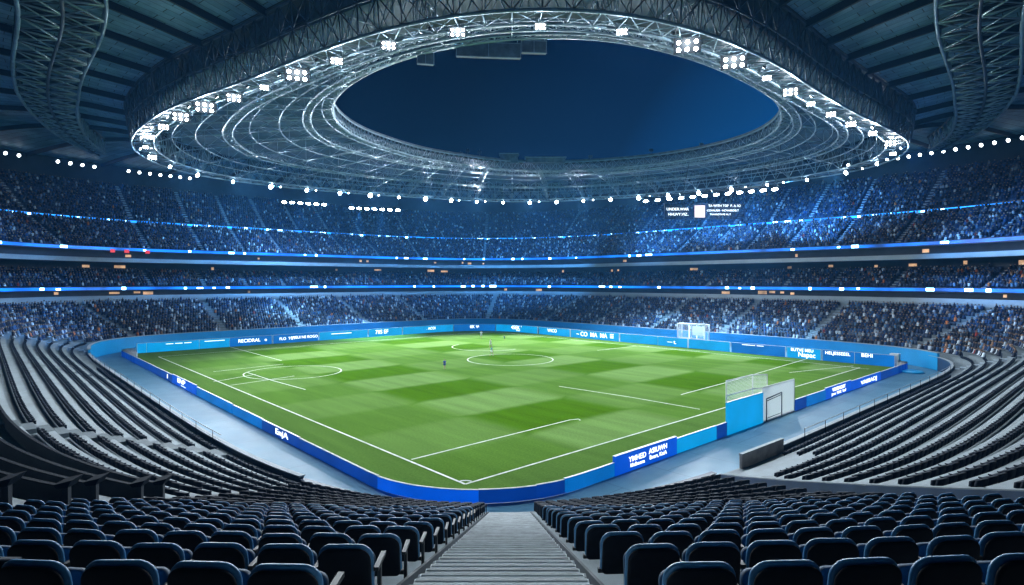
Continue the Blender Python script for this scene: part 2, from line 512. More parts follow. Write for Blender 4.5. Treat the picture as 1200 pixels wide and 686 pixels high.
def ring(d, z, idx):
    p = off(d, idx)
    return np.column_stack([p, np.full(len(p), float(z))])


def run(mask):
    """Contiguous (wrapping) run of indices where mask holds."""
    k = np.where(~mask)[0]
    if len(k) == 0: return np.append(IDX, 0)
    r = np.roll(IDX, -(k[0]))
    mk = mask[r]
    r = r[mk]
    return r


def base_index(cond_u=None, cond_v=None, side=None):
    m = np.ones(NB, bool)
    cost = np.abs(BU - cond_u) if cond_u is not None else np.abs(BV - cond_v)
    if side == 'left': m = BV < 5
    if side == 'right': m = BU < 5
    if side == 'farleft': m = BU > 85
    if side == 'farright': m = BV > 70
    cost = np.where(m, cost, 1e9)
    return int(np.argmin(cost))


FULL = np.append(IDX, 0)
NEARS = run(np.abs(np.where(IDX < NB / 2, IDX, IDX - NB)) < 110)
FAR = run(off(20)[:, 1] > 66)
FARV = FAR[(off(20, FAR)[:, 1] > 68)]

# ------------------------------------------------------------------ lower stand
PITCH_ROW, RISE, Z0 = 1.35, 0.486, 1.62
NROW = 14                                   # rows all round
NROW_NEAR = 26                              # rows in the near corner, where the camera stands


def zrow(k):
    return Z0 + RISE * k


def terrace(name, idx, D, Z, m, parent=None, keep=None):
    rings = []
    for k in range(len(Z)):
        rings.append(ring(D[k], Z[k], idx)); rings.append(ring(D[k + 1], Z[k], idx))
    return grid_mesh(name, rings, m, parent, keep=keep)


lower = empty('lower_stand', (0, 0, 0), 0, 'lowest concrete stand tier that wraps the whole pitch with long curving rows', 'grandstand')
D = [PITCH_ROW * k for k in range(NROW + 1)]
far_low = run(~np.isin(IDX, NEARS[3:-3]))
Zl = [zrow(k) for k in range(NROW)]
terrace('terrace', far_low, D, Zl, M['concrete'], lower)
Dn = [PITCH_ROW * k for k in range(NROW_NEAR + 1)]
NX0, NX1, NY = -11.2, 12.2, 28.8           # the near block: straight rows beside the aisle the camera looks down


_o = np.argsort(BP[NEARS][:, 0])
def row_y(k, x):
    bow = np.interp(x, BP[NEARS][_o, 0], BP[NEARS][_o, 1]) - NY
    return NY - PITCH_ROW * k + bow * (0.45 + 0.55 * max(0.0, 1 - k / 7)) * 22 / (22 + PITCH_ROW * k)


AX = -0.12                                  # centre line of that aisle
terrace('terrace', NEARS, Dn, [zrow(k) for k in range(NROW_NEAR)], M['concrete'], lower,
        keep=lambda c: ~((c[:, 0] > NX0 - 0.5) & (c[:, 0] < NX1 + 0.5) & (c[:, 1] < row_y(0, c[:, 0]) + 0.05)))
rings = []
for k in range(23):
    for kk in (k, k + 1):
        rings.append([(x, row_y(kk, x), zrow(k)) for x in np.linspace(NX0, NX1, 30)])
grid_mesh('terrace', rings, M['concrete'], lower)


def bank_z(x, y):
    dd = np.min(np.hypot(BP[:, 0] - x, BP[:, 1] - y))
    return 1.38 + 0.36 * dd + 0.22


def plane_z(x, y):
    k = 0
    while k < 24 and row_y(k + 1, x) > y: k += 1
    return zrow(k)


for xx, m_ in ((NX0, 'darkcon'), (NX1, 'navybar')):  # right wall coloured dark so its face reads as shadow behind the seats
    ys = np.arange(2.0, row_y(0, xx) + 0.2, 0.45)
    MB().wall(np.column_stack([np.full(len(ys), xx + (0.55 if xx > 0 else -0.55)), ys]), [plane_z(xx, y) - 1.0 for y in ys], [max(plane_z(xx, y) - 0.1, bank_z(xx + (0.3 if xx > 0 else -0.3), y)) for y in ys], 1.34).build('side_wall', M[m_], lower)
    if xx > 0:
        MB().wall(np.column_stack([np.full(len(ys), xx + 0.62), ys]), [bank_z(xx + 0.3, y) - 0.1 for y in ys], [bank_z(xx + 0.3, y) + 0.03 for y in ys], 1.3).build('landing_slab', M['concrete'], lower)

AISLES = []


def frame_at(i):
    n = BN[i]; t = np.array([-n[1], n[0]])
    return BP[i], n, t


def stairway(i, hw, zf, d0, d1, nrow, pitch, rise, per, m, parent):
    p, n, t = frame_at(i)
    rz = math.atan2(t[1], t[0])
    mb = MB()
    for k in range(nrow):
        for j in range(per):
            da = d0 + k * pitch + j * pitch / per
            z = zf(k) + rise * j / per + 0.012
            cpt = p + n * (da + pitch / per / 2)
            mb.box((cpt[0], cpt[1], z - 0.14), (2 * hw, pitch / per, 0.28), rz)
    return mb.build('stairway', m, parent)


AW = 1.0
mb, nb_ = MB(), MB()
for k in range(21):
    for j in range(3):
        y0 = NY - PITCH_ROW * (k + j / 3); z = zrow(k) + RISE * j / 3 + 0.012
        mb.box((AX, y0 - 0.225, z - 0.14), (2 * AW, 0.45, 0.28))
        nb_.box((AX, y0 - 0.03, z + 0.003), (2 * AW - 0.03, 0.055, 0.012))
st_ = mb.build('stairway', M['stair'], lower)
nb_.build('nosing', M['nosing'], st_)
for sg in (-1, 1):
    MB().add([(AX + sg * (AW + 0.03), NY, zrow(0) - 0.2), (AX + sg * (AW + 0.07), NY, zrow(0) - 0.2), (AX + sg * (AW + 0.07), NY - PITCH_ROW * 21, zrow(21) - 0.2), (AX + sg * (AW + 0.03), NY - PITCH_ROW * 21, zrow(21) - 0.2),
              (AX + sg * (AW + 0.03), NY, zrow(0) + 0.06), (AX + sg * (AW + 0.07), NY, zrow(0) + 0.06), (AX + sg * (AW + 0.07), NY - PITCH_ROW * 21, zrow(21) + 0.06), (AX + sg * (AW + 0.03), NY - PITCH_ROW * 21, zrow(21) + 0.06)],
             [(0, 1, 2, 3), (4, 7, 6, 5), (0, 4, 5, 1), (1, 5, 6, 2), (2, 6, 7, 3), (3, 7, 4, 0)]).build('stringer', M['darkcon'], lower)
iL = base_index(cond_u=11.5, side='left')
AISLES.append((iL, 1.0))
stairway(iL, 0.95, zrow, 0, 0, NROW, PITCH_ROW, RISE, 2, M['concrete'], lower)
far_aisles = []
steps_far = [i for i in IDX if (BU[i] > 84 or BV[i] > 62)]
first = min(k for k in range(NB) if (BV[k] > 62))
pos = first + 16
while True:
    i = pos % NB
    if not (BU[i] > 80 or BV[i] > 60): break
    far_aisles.append(i)
    pos += 31
for i in far_aisles:
    AISLES.append((i, 0.75))
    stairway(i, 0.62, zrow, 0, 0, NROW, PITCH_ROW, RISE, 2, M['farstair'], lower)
print('far aisles', len(far_aisles), 'LEN', LEN)


def free_of_aisles(P, aisles):
    ok = np.ones(len(P), bool)
    for i, hw in aisles:
        p, n, t = frame_at(i)
        r = P - p
        ok &= ~((np.abs(r @ t) < hw) & (r @ n > -2) & (r @ n < 60))
    return ok


def resample(idx, d, step, jitter=0.0):
    """Points and outward normals every step metres along an offset row."""
    p = off(d, idx); n = BN[idx]
    L = np.concatenate([[0], np.cumsum(np.linalg.norm(np.diff(p, axis=0), axis=1))])
    s = np.arange(step / 2, L[-1], step)
    if jitter: s = s + rng.uniform(-jitter, jitter, len(s))
    P = np.stack([np.interp(s, L, p[:, k]) for k in (0, 1)], 1)
    Nn = np.stack([np.interp(s, L, n[:, k]) for k in (0, 1)], 1)
    return P, Nn / np.linalg.norm(Nn, axis=1)[:, None]


# ------------------------------------------------------------------ seats
def outline(w, z0, z1, rt, rb, n=6):
    pts = []
    for (cx, cz, a0, rr) in ((w / 2 - rt, z1 - rt, 0, rt), (-w / 2 + rt, z1 - rt, 90, rt), (-w / 2 + rb, z0 + rb, 180, rb), (w / 2 - rb, z0 + rb, 270, rb)):
        for j in range(n):
            a = R(a0 + 90 * j / (n - 1)); pts.append((cx + rr * math.cos(a), cz + rr * math.sin(a)))
    return pts


def shell(w, z0, z1, rt, rb, y0, y1, curve, lean, n=6, bev=0.014, zc=None):
    """Padded slab between y0 and y1 with rounded outline, bevelled edge, dished and leaning."""
    o = outline(w, z0, z1, rt, rb, n); m = len(o)
    cz = (z0 + z1) / 2
    vs, fs = [], []

    def put(scale, inset, y):
        for (x, z) in o:
            dx, dz = x, z - cz
            L = math.hypot(dx, dz)
            k = scale * (1 - inset / L)
            X, Z = dx * k, cz + dz * k
            vs.append((X, y + curve * X * X - lean * (Z - z0), Z))
    for scale, inset, y in ((0.05, 0, y0), (0.55, 0, y0), (1, bev * 2.2, y0), (1, bev * 0.6, y0 + bev * 0.35), (1, 0, y0 + bev),
                            (1, 0, y1 - bev), (1, bev * 0.6, y1 - bev * 0.35), (1, bev * 2.2, y1), (0.55, 0, y1), (0.05, 0, y1)):
        put(scale, inset, y)
    k = len(vs) // m
    for r in range(k - 1):
        for j in range(m):
            jj = (j + 1) % m
            fs.append((r * m + j, r * m + jj, (r + 1) * m + jj, (r + 1) * m + j))
    fs.append(tuple(range(m - 1, -1, -1))); fs.append(tuple((k - 1) * m + j for j in range(m)))
    return vs, fs


# seat: origin on the tread under the backrest, looking along +y (towards the pitch)
def seat_meshes():
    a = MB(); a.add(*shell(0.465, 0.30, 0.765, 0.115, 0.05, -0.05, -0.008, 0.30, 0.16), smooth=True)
    b = MB(); b.add(*shell(0.486, 0.32, 0.789, 0.124, 0.05, -0.006, 0.040, 0.30, 0.16), smooth=True)  # oversized pad: its pale blue edge stands in for rim light
    p = MB(); vs, fs = shell(0.43, 0.0, 0.34, 0.07, 0.03, -0.035, 0.035, 0.0, 0.0)
    mt = Matrix.Translation((0, 0.13, 0.29)) @ Matrix.Rotation(R(-7), 4, 'X')
    p.add([mt @ Vector(v) for v in vs], fs, True)
    r = MB()
    r.box((0.272, 0.12, 0.56), (0.045, 0.32, 0.035)); r.box((0.272, 0.10, 0.28), (0.035, 0.05, 0.54)); r.box((0.272, 0.12, 0.012), (0.06, 0.16, 0.024))
    r.box((0.0, 0.06, 0.31), (0.52, 0.04, 0.05))
    return a, b, p, r


def low_seat():
    """Same seat, fewer faces: shell, pad, pan, arm."""
    V, Q, T = [], [], []

    def bx(c, s, lean=0.0, tone=0):
        b = len(V)
        for sx in (-1, 1):
            for sy in (-1, 1):
                for sz in (-1, 1):
                    V.append((c[0] + sx * s[0] / 2 * (0.86 if sz > 0 and s[2] > 0.3 else 1), c[1] + sy * s[1] / 2 - lean * sz * s[2] / 2, c[2] + sz * s[2] / 2))
        for f in ((0, 1, 3, 2), (4, 6, 7, 5), (0, 4, 5, 1), (2, 3, 7, 6), (0, 2, 6, 4), (1, 5, 7, 3)):
            Q.append([b + k for k in f]); T.append(tone)
    bx((0, -0.065, 0.54), (0.46, 0.06, 0.45), 0.16)
    bx((0, 0.20, 0.47), (0.43, 0.08, 0.36), -0.25)
    bx((0.272, 0.12, 0.56), (0.045, 0.30, 0.04))
    bx((0.272, 0.10, 0.27), (0.035, 0.05, 0.54))
    return np.array(V), np.array(Q)


def bench_seat():
    V, Q = [], []
    for c_, s_, ln in (((0, -0.02, 0.25), (0.60, 0.10, 0.40), 0.12), ((0, 0.13, 0.25), (0.54, 0.10, 0.20), 0.0), ((0.27, 0.05, 0.40), (0.035, 0.26, 0.05), 0.0)):
        b = len(V)
        for sx in (-1, 1):
            for sy in (-1, 1):
                for sz in (-1, 1):
                    V.append((c_[0] + sx * s_[0] / 2 * (0.9 if sz > 0 else 1), c_[1] + sy * s_[1] / 2 - ln * sz * s_[2] / 2, c_[2] + sz * s_[2] / 2))
        for f in ((0, 1, 3, 2), (4, 6, 7, 5), (0, 4, 5, 1), (2, 3, 7, 6), (0, 2, 6, 4), (1, 5, 7, 3)):
            Q.append([b + k for k in f])
    return np.array(V), np.array(Q)


def mid_seat():
    a = MB(); a.add(*shell(0.47, 0.30, 0.765, 0.085, 0.05, -0.05, 0.022, 0.30, 0.16, n=4))
    V, Q = [], []
    V += a.v
    Q += [f for f in a.f if len(f) == 4]
    lv, lq = low_seat()
    b = len(V)
    V += [tuple(v) for v in lv[8:]]
    Q += [[b + k - 8 for k in f] for f in lq[6:]]
    return np.array(V), np.array(Q)


def scatter(tv, tq, P, Z, F, scale=None):
    """Copies of a template (arrays) at plan points P, heights Z, looking along F."""
    n = len(P); k = len(tv)
    r = np.stack([F[:, 1], -F[:, 0]], 1)           # local x
    X = tv[None, :, 0:1] * r[:, None, :] + tv[None, :, 1:2] * F[:, None, :]
    zz = tv[None, :, 2] * (1 if scale is None else scale[:, None]) + Z[:, None]
    V = np.concatenate([X + P[:, None, :], zz[:, :, None]], 2).reshape(-1, 3)
    Q = (tq[None] + (np.arange(n) * k)[:, None, None]).reshape(-1, 4)
    return V, Q


def is_crowd(P, d):
    u, v = w2uv(P)
    return (v > 86 - 3.0 * d) | (u > 99 - 2.2 * d)


near_seats, bank = [], []
crowd_pts = []          # (P, Z, F, tier)
for k in range(1, 22):
    for sg, lim in ((-1, NX0 + 0.35), (1, NX1 - 1.1)):
        x = AX + sg * (AW + 0.36)
        while (x - lim) * sg < 0:
            yaw = -math.atan((row_y(k, x + 0.3) - row_y(k, x - 0.3)) / 0.6) + rng.normal(0, 0.03)
            near_seats.append((x + rng.normal(0, 0.012), row_y(k, x) - 0.62 + rng.normal(0, 0.012), zrow(k), math.sin(yaw), math.cos(yaw), k)); x += sg * 0.56
for k in range(NROW_NEAR):
    d = PITCH_ROW * k + 0.70
    for idx, isnear in ((NEARS, True), (far_low, False)):
        if k >= NROW and not isnear: continue
        P, Nn = resample(idx, d, 0.555)
        ok = free_of_aisles(P, AISLES)
        ok &= ~((P[:, 0] > NX0 - 0.4) & (P[:, 0] < NX1 + 0.9) & (P[:, 1] < row_y(0, P[:, 0]) + 0.3))
        ok &= ~((P[:, 0] > 5.0) & (P[:, 0] < 17.8) & (k < 3) & (P[:, 1] < 38))          # landing
        ok &= ~((P[:, 0] < -10.2) & (P[:, 1] < 30) & (k >= 8))                           # rows behind dark panels
        ok &= P[:, 1] > 4
        cr = is_crowd(P, d)
        if k < 1: ok &= ~(cr | (w2uv(P)[0] > 62) | (w2uv(P)[1] > 62))
        for q in np.where(ok & ~cr)[0]:
            bank.append((P[q, 0], P[q, 1], zrow(k), -Nn[q, 0], -Nn[q, 1], k))
        kk = ok & cr
        if kk.any():
            crowd_pts.append((P[kk], np.full(kk.sum(), zrow(k)), -Nn[kk], 0))
near_seats = np.array(near_seats); bank = np.array(bank)
# which near seats show: inside the frame, nearest first
sx = CX + F_PX * near_seats[:, 0] / np.maximum(near_seats[:, 1], 0.1)
sy = HOR + F_PX * (CAM_Z - near_seats[:, 2] - 0.75) / np.maximum(near_seats[:, 1], 0.1)
vis = (near_seats[:, 1] > 1.5) & (sx > -40) & (sx < 1240) & (sy < 705)
order = np.argsort(np.where(vis, np.hypot(near_seats[:, 0], near_seats[:, 1]), 1e6))
ind = order[:300]
ind = ind[vis[ind]]
rest = np.setdiff1d(np.arange(len(near_seats)), ind)
sa, sb, sp_, sr = seat_meshes()
proto = None
rows_seen = sorted({int(near_seats[i, 5]) for i in ind}, reverse=True)
for ri, k in enumerate(rows_seen):
    for side in (-1, 1):
        mem = [i for i in ind if int(near_seats[i, 5]) == k and (near_seats[i, 0] > 0) == (side > 0)]
        mem.sort(key=lambda i: abs(near_seats[i, 0]))
        # ordinal counted from the aisle among every seat of that half row
        allm = sorted([j for j in range(len(near_seats)) if int(near_seats[j, 5]) == k and (near_seats[j, 0] > 0) == (side > 0)], key=lambda j: abs(near_seats[j, 0]))
        rank = {j: q + 1 for q, j in enumerate(allm)}
        for i in mem:
            x, y, z, fx, fy, _ = near_seats[i]
            rz = math.atan2(fy, fx) - math.pi / 2 + rng.uniform(-0.02, 0.02)
            lab = 'black seat with painted blue rim light, %s %s of the aisle, %s row up from the bottom' % (ordinal(rank[i]), 'left' if side < 0 else 'right', ordinal(ri + 1))
            root = empty('stadium_seat', (x, y, z), rz, lab, 'seat', 'black seats in rows beside the near aisle')
            if proto is None:
                proto = [sa.build('back_shell', M['seat'], root), sb.build('rim_light_pad', M['pad'], root),
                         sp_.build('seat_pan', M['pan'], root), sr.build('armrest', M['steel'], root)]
                for q in (3,):
                    proto[q].data.materials[0] = M['pitblack']
            else:
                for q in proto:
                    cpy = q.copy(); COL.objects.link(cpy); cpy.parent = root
mv, mq = mid_seat(); lv, lq = bench_seat()
Va, Qa = scatter(mv, mq, near_seats[rest][:, :2], near_seats[rest][:, 2], near_seats[rest][:, 3:5])
Vb, Qb = scatter(lv, lq, bank[:, :2], bank[:, 2], bank[:, 3:5], rng.normal(0.76, 0.035, len(bank)))
o = link_mesh('seat_rows', np_mesh('seat_rows', np.vstack([Va, Vb]), np.vstack([Qa, Qb + len(Va)])), M['seatfar'])
tag(o, 'dark empty seats filling the curving rows of the lower stand', 'seat', 'empty seats of the lower stand', 'stuff')
print('near seats', len(near_seats), 'individual', len(ind), 'bank', len(bank))

# ------------------------------------------------------------------ dark solid-backed rows at the left, with winged end posts
for q, k in enumerate(range(8, 15)):
    d = PITCH_ROW * k + 0.62
    P = off(d, NEARS); sel = (P[:, 0] < -11.5) & (P[:, 0] > -34) & (BN[NEARS][:, 0] < 0)
    P = P[sel]
    if len(P) < 3: continue
    if P[0, 0] < P[-1, 0]: P = P[::-1]
    t = empty('row_barrier', (P[0, 0], P[0, 1], zrow(k)), 0, 'dark smooth row barrier with a winged end post, %s up the left bank' % ordinal(q + 1), 'barrier', 'dark row barriers on the left bank')
    L = P - P[0]
    MB().wall(L, 0.0, 0.62, 0.10).build('panel', M['darkcon'], t)
    MB().wall(L + np.array([0, 0]), 0.624, 0.65, 0.12).build('top_rail', M['seatfar'], t)
    e = MB(); e.box((0.06, 0, 0.36), (0.16, 0.12, 0.72)); e.build('end_post', M['darkcon'], t)
    cpb = MB()
    cpb.add([(-0.14, -0.2, 0.74), (0.34, -0.2, 0.86), (0.34, 0.26, 0.90), (-0.14, 0.26, 0.78), (-0.10, -0.14, 0.62), (0.18, -0.14, 0.64), (0.18, 0.2, 0.66), (-0.10, 0.2, 0.64)],
            [(0, 1, 2, 3), (4, 7, 6, 5), (0, 4, 5, 1), (1, 5, 6, 2), (2, 6, 7, 3), (3, 7, 4, 0)])
    cpb.build('wing_cap', M['seatfar'], t)

# ------------------------------------------------------------------ front walls of the lower stand
idx_left = run((BV < 2) & (BU > 2.5) & (BU < 82))
idx_right = run((BU < -4) & (BV > 15) & (BV < 82))
idx_far = run((BU > 80) | (BV > 80))
nearidx = NEARS[(np.abs(BP[NEARS][:, 0]) < 12)]


def parapet(name, idx, z0, z1, m, label, cap, capm, th=0.22):
    t = empty(name, (*BP[idx[len(idx) // 2]], 0), 0, label, 'wall')
    p0 = BP[idx[len(idx) // 2]]
    MB().wall(off(-0.12, idx) - p0, z0, z1, th).build('panel', m, t)
    MB().wall(off(-0.12, idx) - p0, z1 + 0.002, z1 + cap, th + 0.14).build('coping', capm, t)
    return t


parapet('front_barrier', idx_left, 0.02, 1.95, M['navybar'], 'navy front barrier along the left bank above the grey floor', 0.07, M['ledge'])
parapet('front_barrier', idx_right, 0.02, 1.95, M['navybar'], 'navy front barrier along the right bank above the grey floor', 0.07, M['ledge'])
parapet('blue_front_wall', idx_far, 0.02, 2.55, M['bluewall'], 'sky blue front wall curving round the far stands below the crowd', 0.10, M['ledge'], 0.3)
for nm, cond in (('left', BP[nearidx][:, 0] < -1.2), ('right', BP[nearidx][:, 0] > 1.2)):
    ii = nearidx[cond]
    parapet('front_barrier', ii, 0.02, 1.78, M['navybar'], 'low dark barrier in front of the near seats, %s of the aisle' % nm, 0.05, M['navybar'])
# brown parapet panel on the right landing
pa, pb = at(868, 548, 1.7), at(917, 528, 1.7)
t = empty('brown_panel', (*((pa + pb) / 2), 1.62), 0, 'brown panel with a pale top edge on the right landing', 'panel')
MB().wall(np.linspace(pa, pb, 6) - (pa + pb) / 2, 0.0, 0.85, 0.16).build('board', M['brown'], t)
MB().wall(np.linspace(pa, pb, 6) - (pa + pb) / 2, 0.852, 0.91, 0.24).build('coping', M['ledge'], t)


def railing(idx, every, label):
    P = off(0.10, idx); p0 = P[0]
    t = empty('railing', (*p0, 1.62), 0, label, 'railing')
    m = MB(); m.tube([(*(p - p0), 0.95) for p in P[::3]], 0.028, 6); m.build('top_rail', M['steel'], t)
    m = MB(); m.tube([(*(p - p0), 0.55) for p in P[::3]], 0.018, 5); m.build('mid_rail', M['steel'], t)
    for p in P[::every]:
        m = MB(); m.bar((*(p - p0), 0.0), (*(p - p0), 0.98), 0.026); m.build('post', M['pitblack'], t)


railing(run((BV < 2) & (BU > 12) & (BU < 72)), 7, 'thin steel railing along the top of the left front barrier')
railing(run((BU < -4) & (BV > 20) & (BV < 72)), 7, 'thin steel railing along the top of the right front barrier')

# ------------------------------------------------------------------ upper tiers
def band(mb_z0, mb_z1, d, idx, th=0.4):
    return MB().wall(off(d, idx), mb_z0, mb_z1, th)


club = empty('club_tier', (0, 0, 0), 0, 'narrow second tier of seats between the pale ledges', 'grandstand')
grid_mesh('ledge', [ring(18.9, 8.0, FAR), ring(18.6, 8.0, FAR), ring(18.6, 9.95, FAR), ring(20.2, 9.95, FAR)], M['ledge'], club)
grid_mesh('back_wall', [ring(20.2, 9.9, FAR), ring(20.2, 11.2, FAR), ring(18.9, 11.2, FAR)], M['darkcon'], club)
D2 = [19.6 + 0.95 * k for k in range(8)]; Z2 = [11.75 + 0.5 * k for k in range(7)]
terrace('terrace', FAR, D2, Z2, M['seatup'], club)
grid_mesh('concourse_wall', [ring(D2[-1], Z2[-1], FAR), ring(D2[-1], 17.15, FAR), ring(19.9, 17.15, FAR)], M['darkcon'], club)
mid = empty('middle_tier', (0, 0, 0), 0, 'broad third tier of dark blue seats above the upper pale ledge', 'grandstand')
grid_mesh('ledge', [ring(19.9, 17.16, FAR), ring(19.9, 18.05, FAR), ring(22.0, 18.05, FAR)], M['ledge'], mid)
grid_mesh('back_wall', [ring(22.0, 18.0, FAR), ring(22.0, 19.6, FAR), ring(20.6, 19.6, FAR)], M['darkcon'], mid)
D3 = [21.2 + 0.88 * k for k in range(15)]; Z3 = [20.1 + 0.5 * k for k in range(14)]
terrace('terrace', FAR, D3, Z3, M['seatup'], mid)
grid_mesh('rear_wall', [ring(D3[-1], Z3[-1], FAR), ring(D3[-1], 27.9, FAR)], M['darkcon'], mid)
top = empty('upper_tier', (0, 0, 0), 0, 'steep topmost tier of dark blue seats right under the roof', 'grandstand')
D4 = [33.7 + 0.84 * k for k in range(16)]; Z4 = [27.6 + 0.66 * k for k in range(15)]
terrace('terrace', FAR, D4, Z4, M['seatup'], top)
grid_mesh('back_wall', [ring(D4[-1], Z4[-1], FAR), ring(D4[-1], 42.5, FAR)], M['darkcon'], top)

RIB = []
for nm, d, z0, z1, lab in (('ribbon_screen', 19.25, 11.2, 11.78, 'lowest blue ribbon screen running round the stands'),
                           ('ribbon_screen', 20.75, 19.75, 20.32, 'middle blue ribbon screen running round the stands above a pale ledge'),
                           ('ribbon_screen', 33.5, 27.15, 27.62, 'highest blue ribbon screen, thinner, between the upper tiers')):
    t = empty(nm, (0, 0, 0), 0, lab, 'screen', 'blue ribbon screens')
    if d > 30:
        ii = FAR[(off(d, FAR)[:, 1] > 92)]
    else: ii = FAR
    band(z0, z1, d, ii, 0.18).build('display', M['ribbontop' if d > 30 else 'ribbon'], t)
    band(z1 + 0.003, z1 + 0.14, d, ii, 0.26).build('top_trim', M['navybar'], t)
    band(z0 - 0.22, z0 - 0.003, d, ii, 0.26).build('bottom_trim', M['navybar'], t)
    P, Nn = resample(ii, d - 0.14, 3.1)
    c0 = 0
    for q in range(len(P)):
        if c0 > 62: break
        if rng.random() < (0.45 if d > 30 else 0.62): continue
        if P[q, 1] < 75: continue
        w = rng.choice([0.5, 0.8, 1.3, 2.0], p=[0.3, 0.3, 0.25, 0.15]); h = (z1 - z0) * rng.uniform(0.45, 0.95)
        rz = math.atan2(Nn[q, 1], Nn[q, 0]) + math.pi / 2
        MB().box((P[q, 0], P[q, 1], (z0 + z1) / 2 + rng.uniform(-0.08, 0.08)), (w, 0.06, h), rz).build('bright_panel', M['spotblue'], t)
        c0 += 1
# lit boxes and hatches in the concourse walls
for d, z, n, sc, par in ((D2[-1] - 0.06, 16.3, 26, 1.0, club), (20.14, 10.45, 14, 0.9, club), (21.94, 18.75, 12, 0.8, mid)):
    P, Nn = resample(FARV, d, 2.2)
    for q in sorted(rng.choice(len(P), n, replace=False)):
        rz = math.atan2(Nn[q, 1], Nn[q, 0]) + math.pi / 2
        w = rng.choice([0.6, 0.9, 1.4, 2.2]) * sc
        MB().box((P[q, 0], P[q, 1], z + rng.uniform(-0.15, 0.2)), (w, 0.05, 0.75 * sc * rng.uniform(0.6, 1.1)), rz).build('lit_window', M['tan'], par)
# red signs on the left of the middle ribbon
for px in (130, 150, 172):
    best = min(FAR, key=lambda i: abs(CX + F_PX * off(20.5, np.array([i]))[0, 0] / off(20.5, np.array([i]))[0, 1] - px) + (0 if off(20.5, np.array([i]))[0, 0] < 0 else 1e4))
    p = off(20.55, np.array([best]))[0]; n = BN[best]
    t = MB().box((0, 0, 0), (0.9, 0.08, 0.7), math.atan2(n[1], n[0]) + math.pi / 2)
    oo = t.build('red_banner', M['redlit']); oo.location = (p[0], p[1], 19.6)
    tag(oo, 'small red lit banner below the middle ribbon screen, %s from the left' % ordinal({130: 1, 150: 2, 172: 3}[px]), 'banner', 'red banners at the left')

UP_AISLES = []
cnt = 0
pos = list(FAR).index(FARV[0]) + 10
step = 17
k_ = 0
while pos < len(FAR):
    i = FAR[pos]; UP_AISLES.append((i, 0.6)); pos += step
for i, _ in UP_AISLES:
    stairway(i, 0.42, lambda k: Z3[k], D3[0], 0, 14, 0.88, 0.5, 2, M['farstair'], mid)
    stairway(i, 0.42, lambda k: Z4[k], D4[0], 0, 15, 0.84, 0.66, 2, M['farstair'], top)
    stairway(i, 0.42, lambda k: Z2[k], D2[0], 0, 7, 0.95, 0.5, 2, M['farstair'], club)
for Ds, Zs, fac in ((D2, Z2, 1), (D3, Z3, 2), (D4, Z4, 3)):
    for k in range(len(Zs)):
        P, Nn = resample(FAR, Ds[k] + 0.52, 0.56, 0.03)
        ok = free_of_aisles(P, UP_AISLES)
        crowd_pts.append((P[ok], np.full(ok.sum(), Zs[k]), -Nn[ok], fac))

# ------------------------------------------------------------------ spectators
PAL = np.array([[0.012, 0.016, 0.03], [0.02, 0.04, 0.10], [0.03, 0.09, 0.22], [0.10, 0.13, 0.18], [0.55, 0.62, 0.70], [0.30, 0.36, 0.44],
                [0.55, 0.16, 0.05], [0.30, 0.04, 0.03], [0.10, 0.20, 0.34], [0.34, 0.20, 0.13]])
PROB = {0: [0.36, 0.22, 0.09, 0.09, 0.09, 0.07, 0.010, 0.005, 0.055, 0.01],
        1: [0.42, 0.24, 0.08, 0.09, 0.045, 0.04, 0.02, 0.01, 0.04, 0.015],
        2: [0.44, 0.25, 0.09, 0.07, 0.055, 0.04, 0.004, 0.003, 0.045, 0.003],
        3: [0.445, 0.27, 0.09, 0.06, 0.045, 0.035, 0.003, 0.002, 0.047, 0.003]}


def spectator_template():
    V, Q, T = [], [], []
    # torso: lap, waist, shoulders rings (6 points each), closed on top by the neck; head above
    def ringv(w, dpt, y, z):
        b = len(V)
        for x, yy in ((-w, -dpt * 0.4), (-w * 0.5, -dpt), (w * 0.5, -dpt), (w, -dpt * 0.4), (w * 0.6, dpt), (-w * 0.6, dpt)):
            V.append((x, y + yy, z))
        return b
    def join(a, b, tone):
        for j in range(6):
            jj = (j + 1) % 6
            Q.append((a + j, a + jj, b + jj, b + j)); T.append(tone)
    r0 = ringv(0.20, 0.20, 0.16, 0.40); r1 = ringv(0.21, 0.13, 0.06, 0.62); r2 = ringv(0.23, 0.12, 0.02, 0.90); r3 = ringv(0.07, 0.06, 0.03, 0.99)
    h1 = ringv(0.095, 0.10, 0.04, 1.06); h2 = ringv(0.095, 0.11, 0.03, 1.17); h3 = ringv(0.04, 0.05, 0.03, 1.24)
    join(r0, r1, 0); join(r1, r2, 0); join(r2, r3, 0); join(r3, h1, 1); join(h1, h2, 1); join(h2, h3, 2)
    Q.append((h3, h3 + 1, h3 + 2, h3 + 3)); T.append(2); Q.append((h3 + 3, h3 + 4, h3 + 5, h3)); T.append(2)
    return np.array(V), np.array(Q), np.array(T)


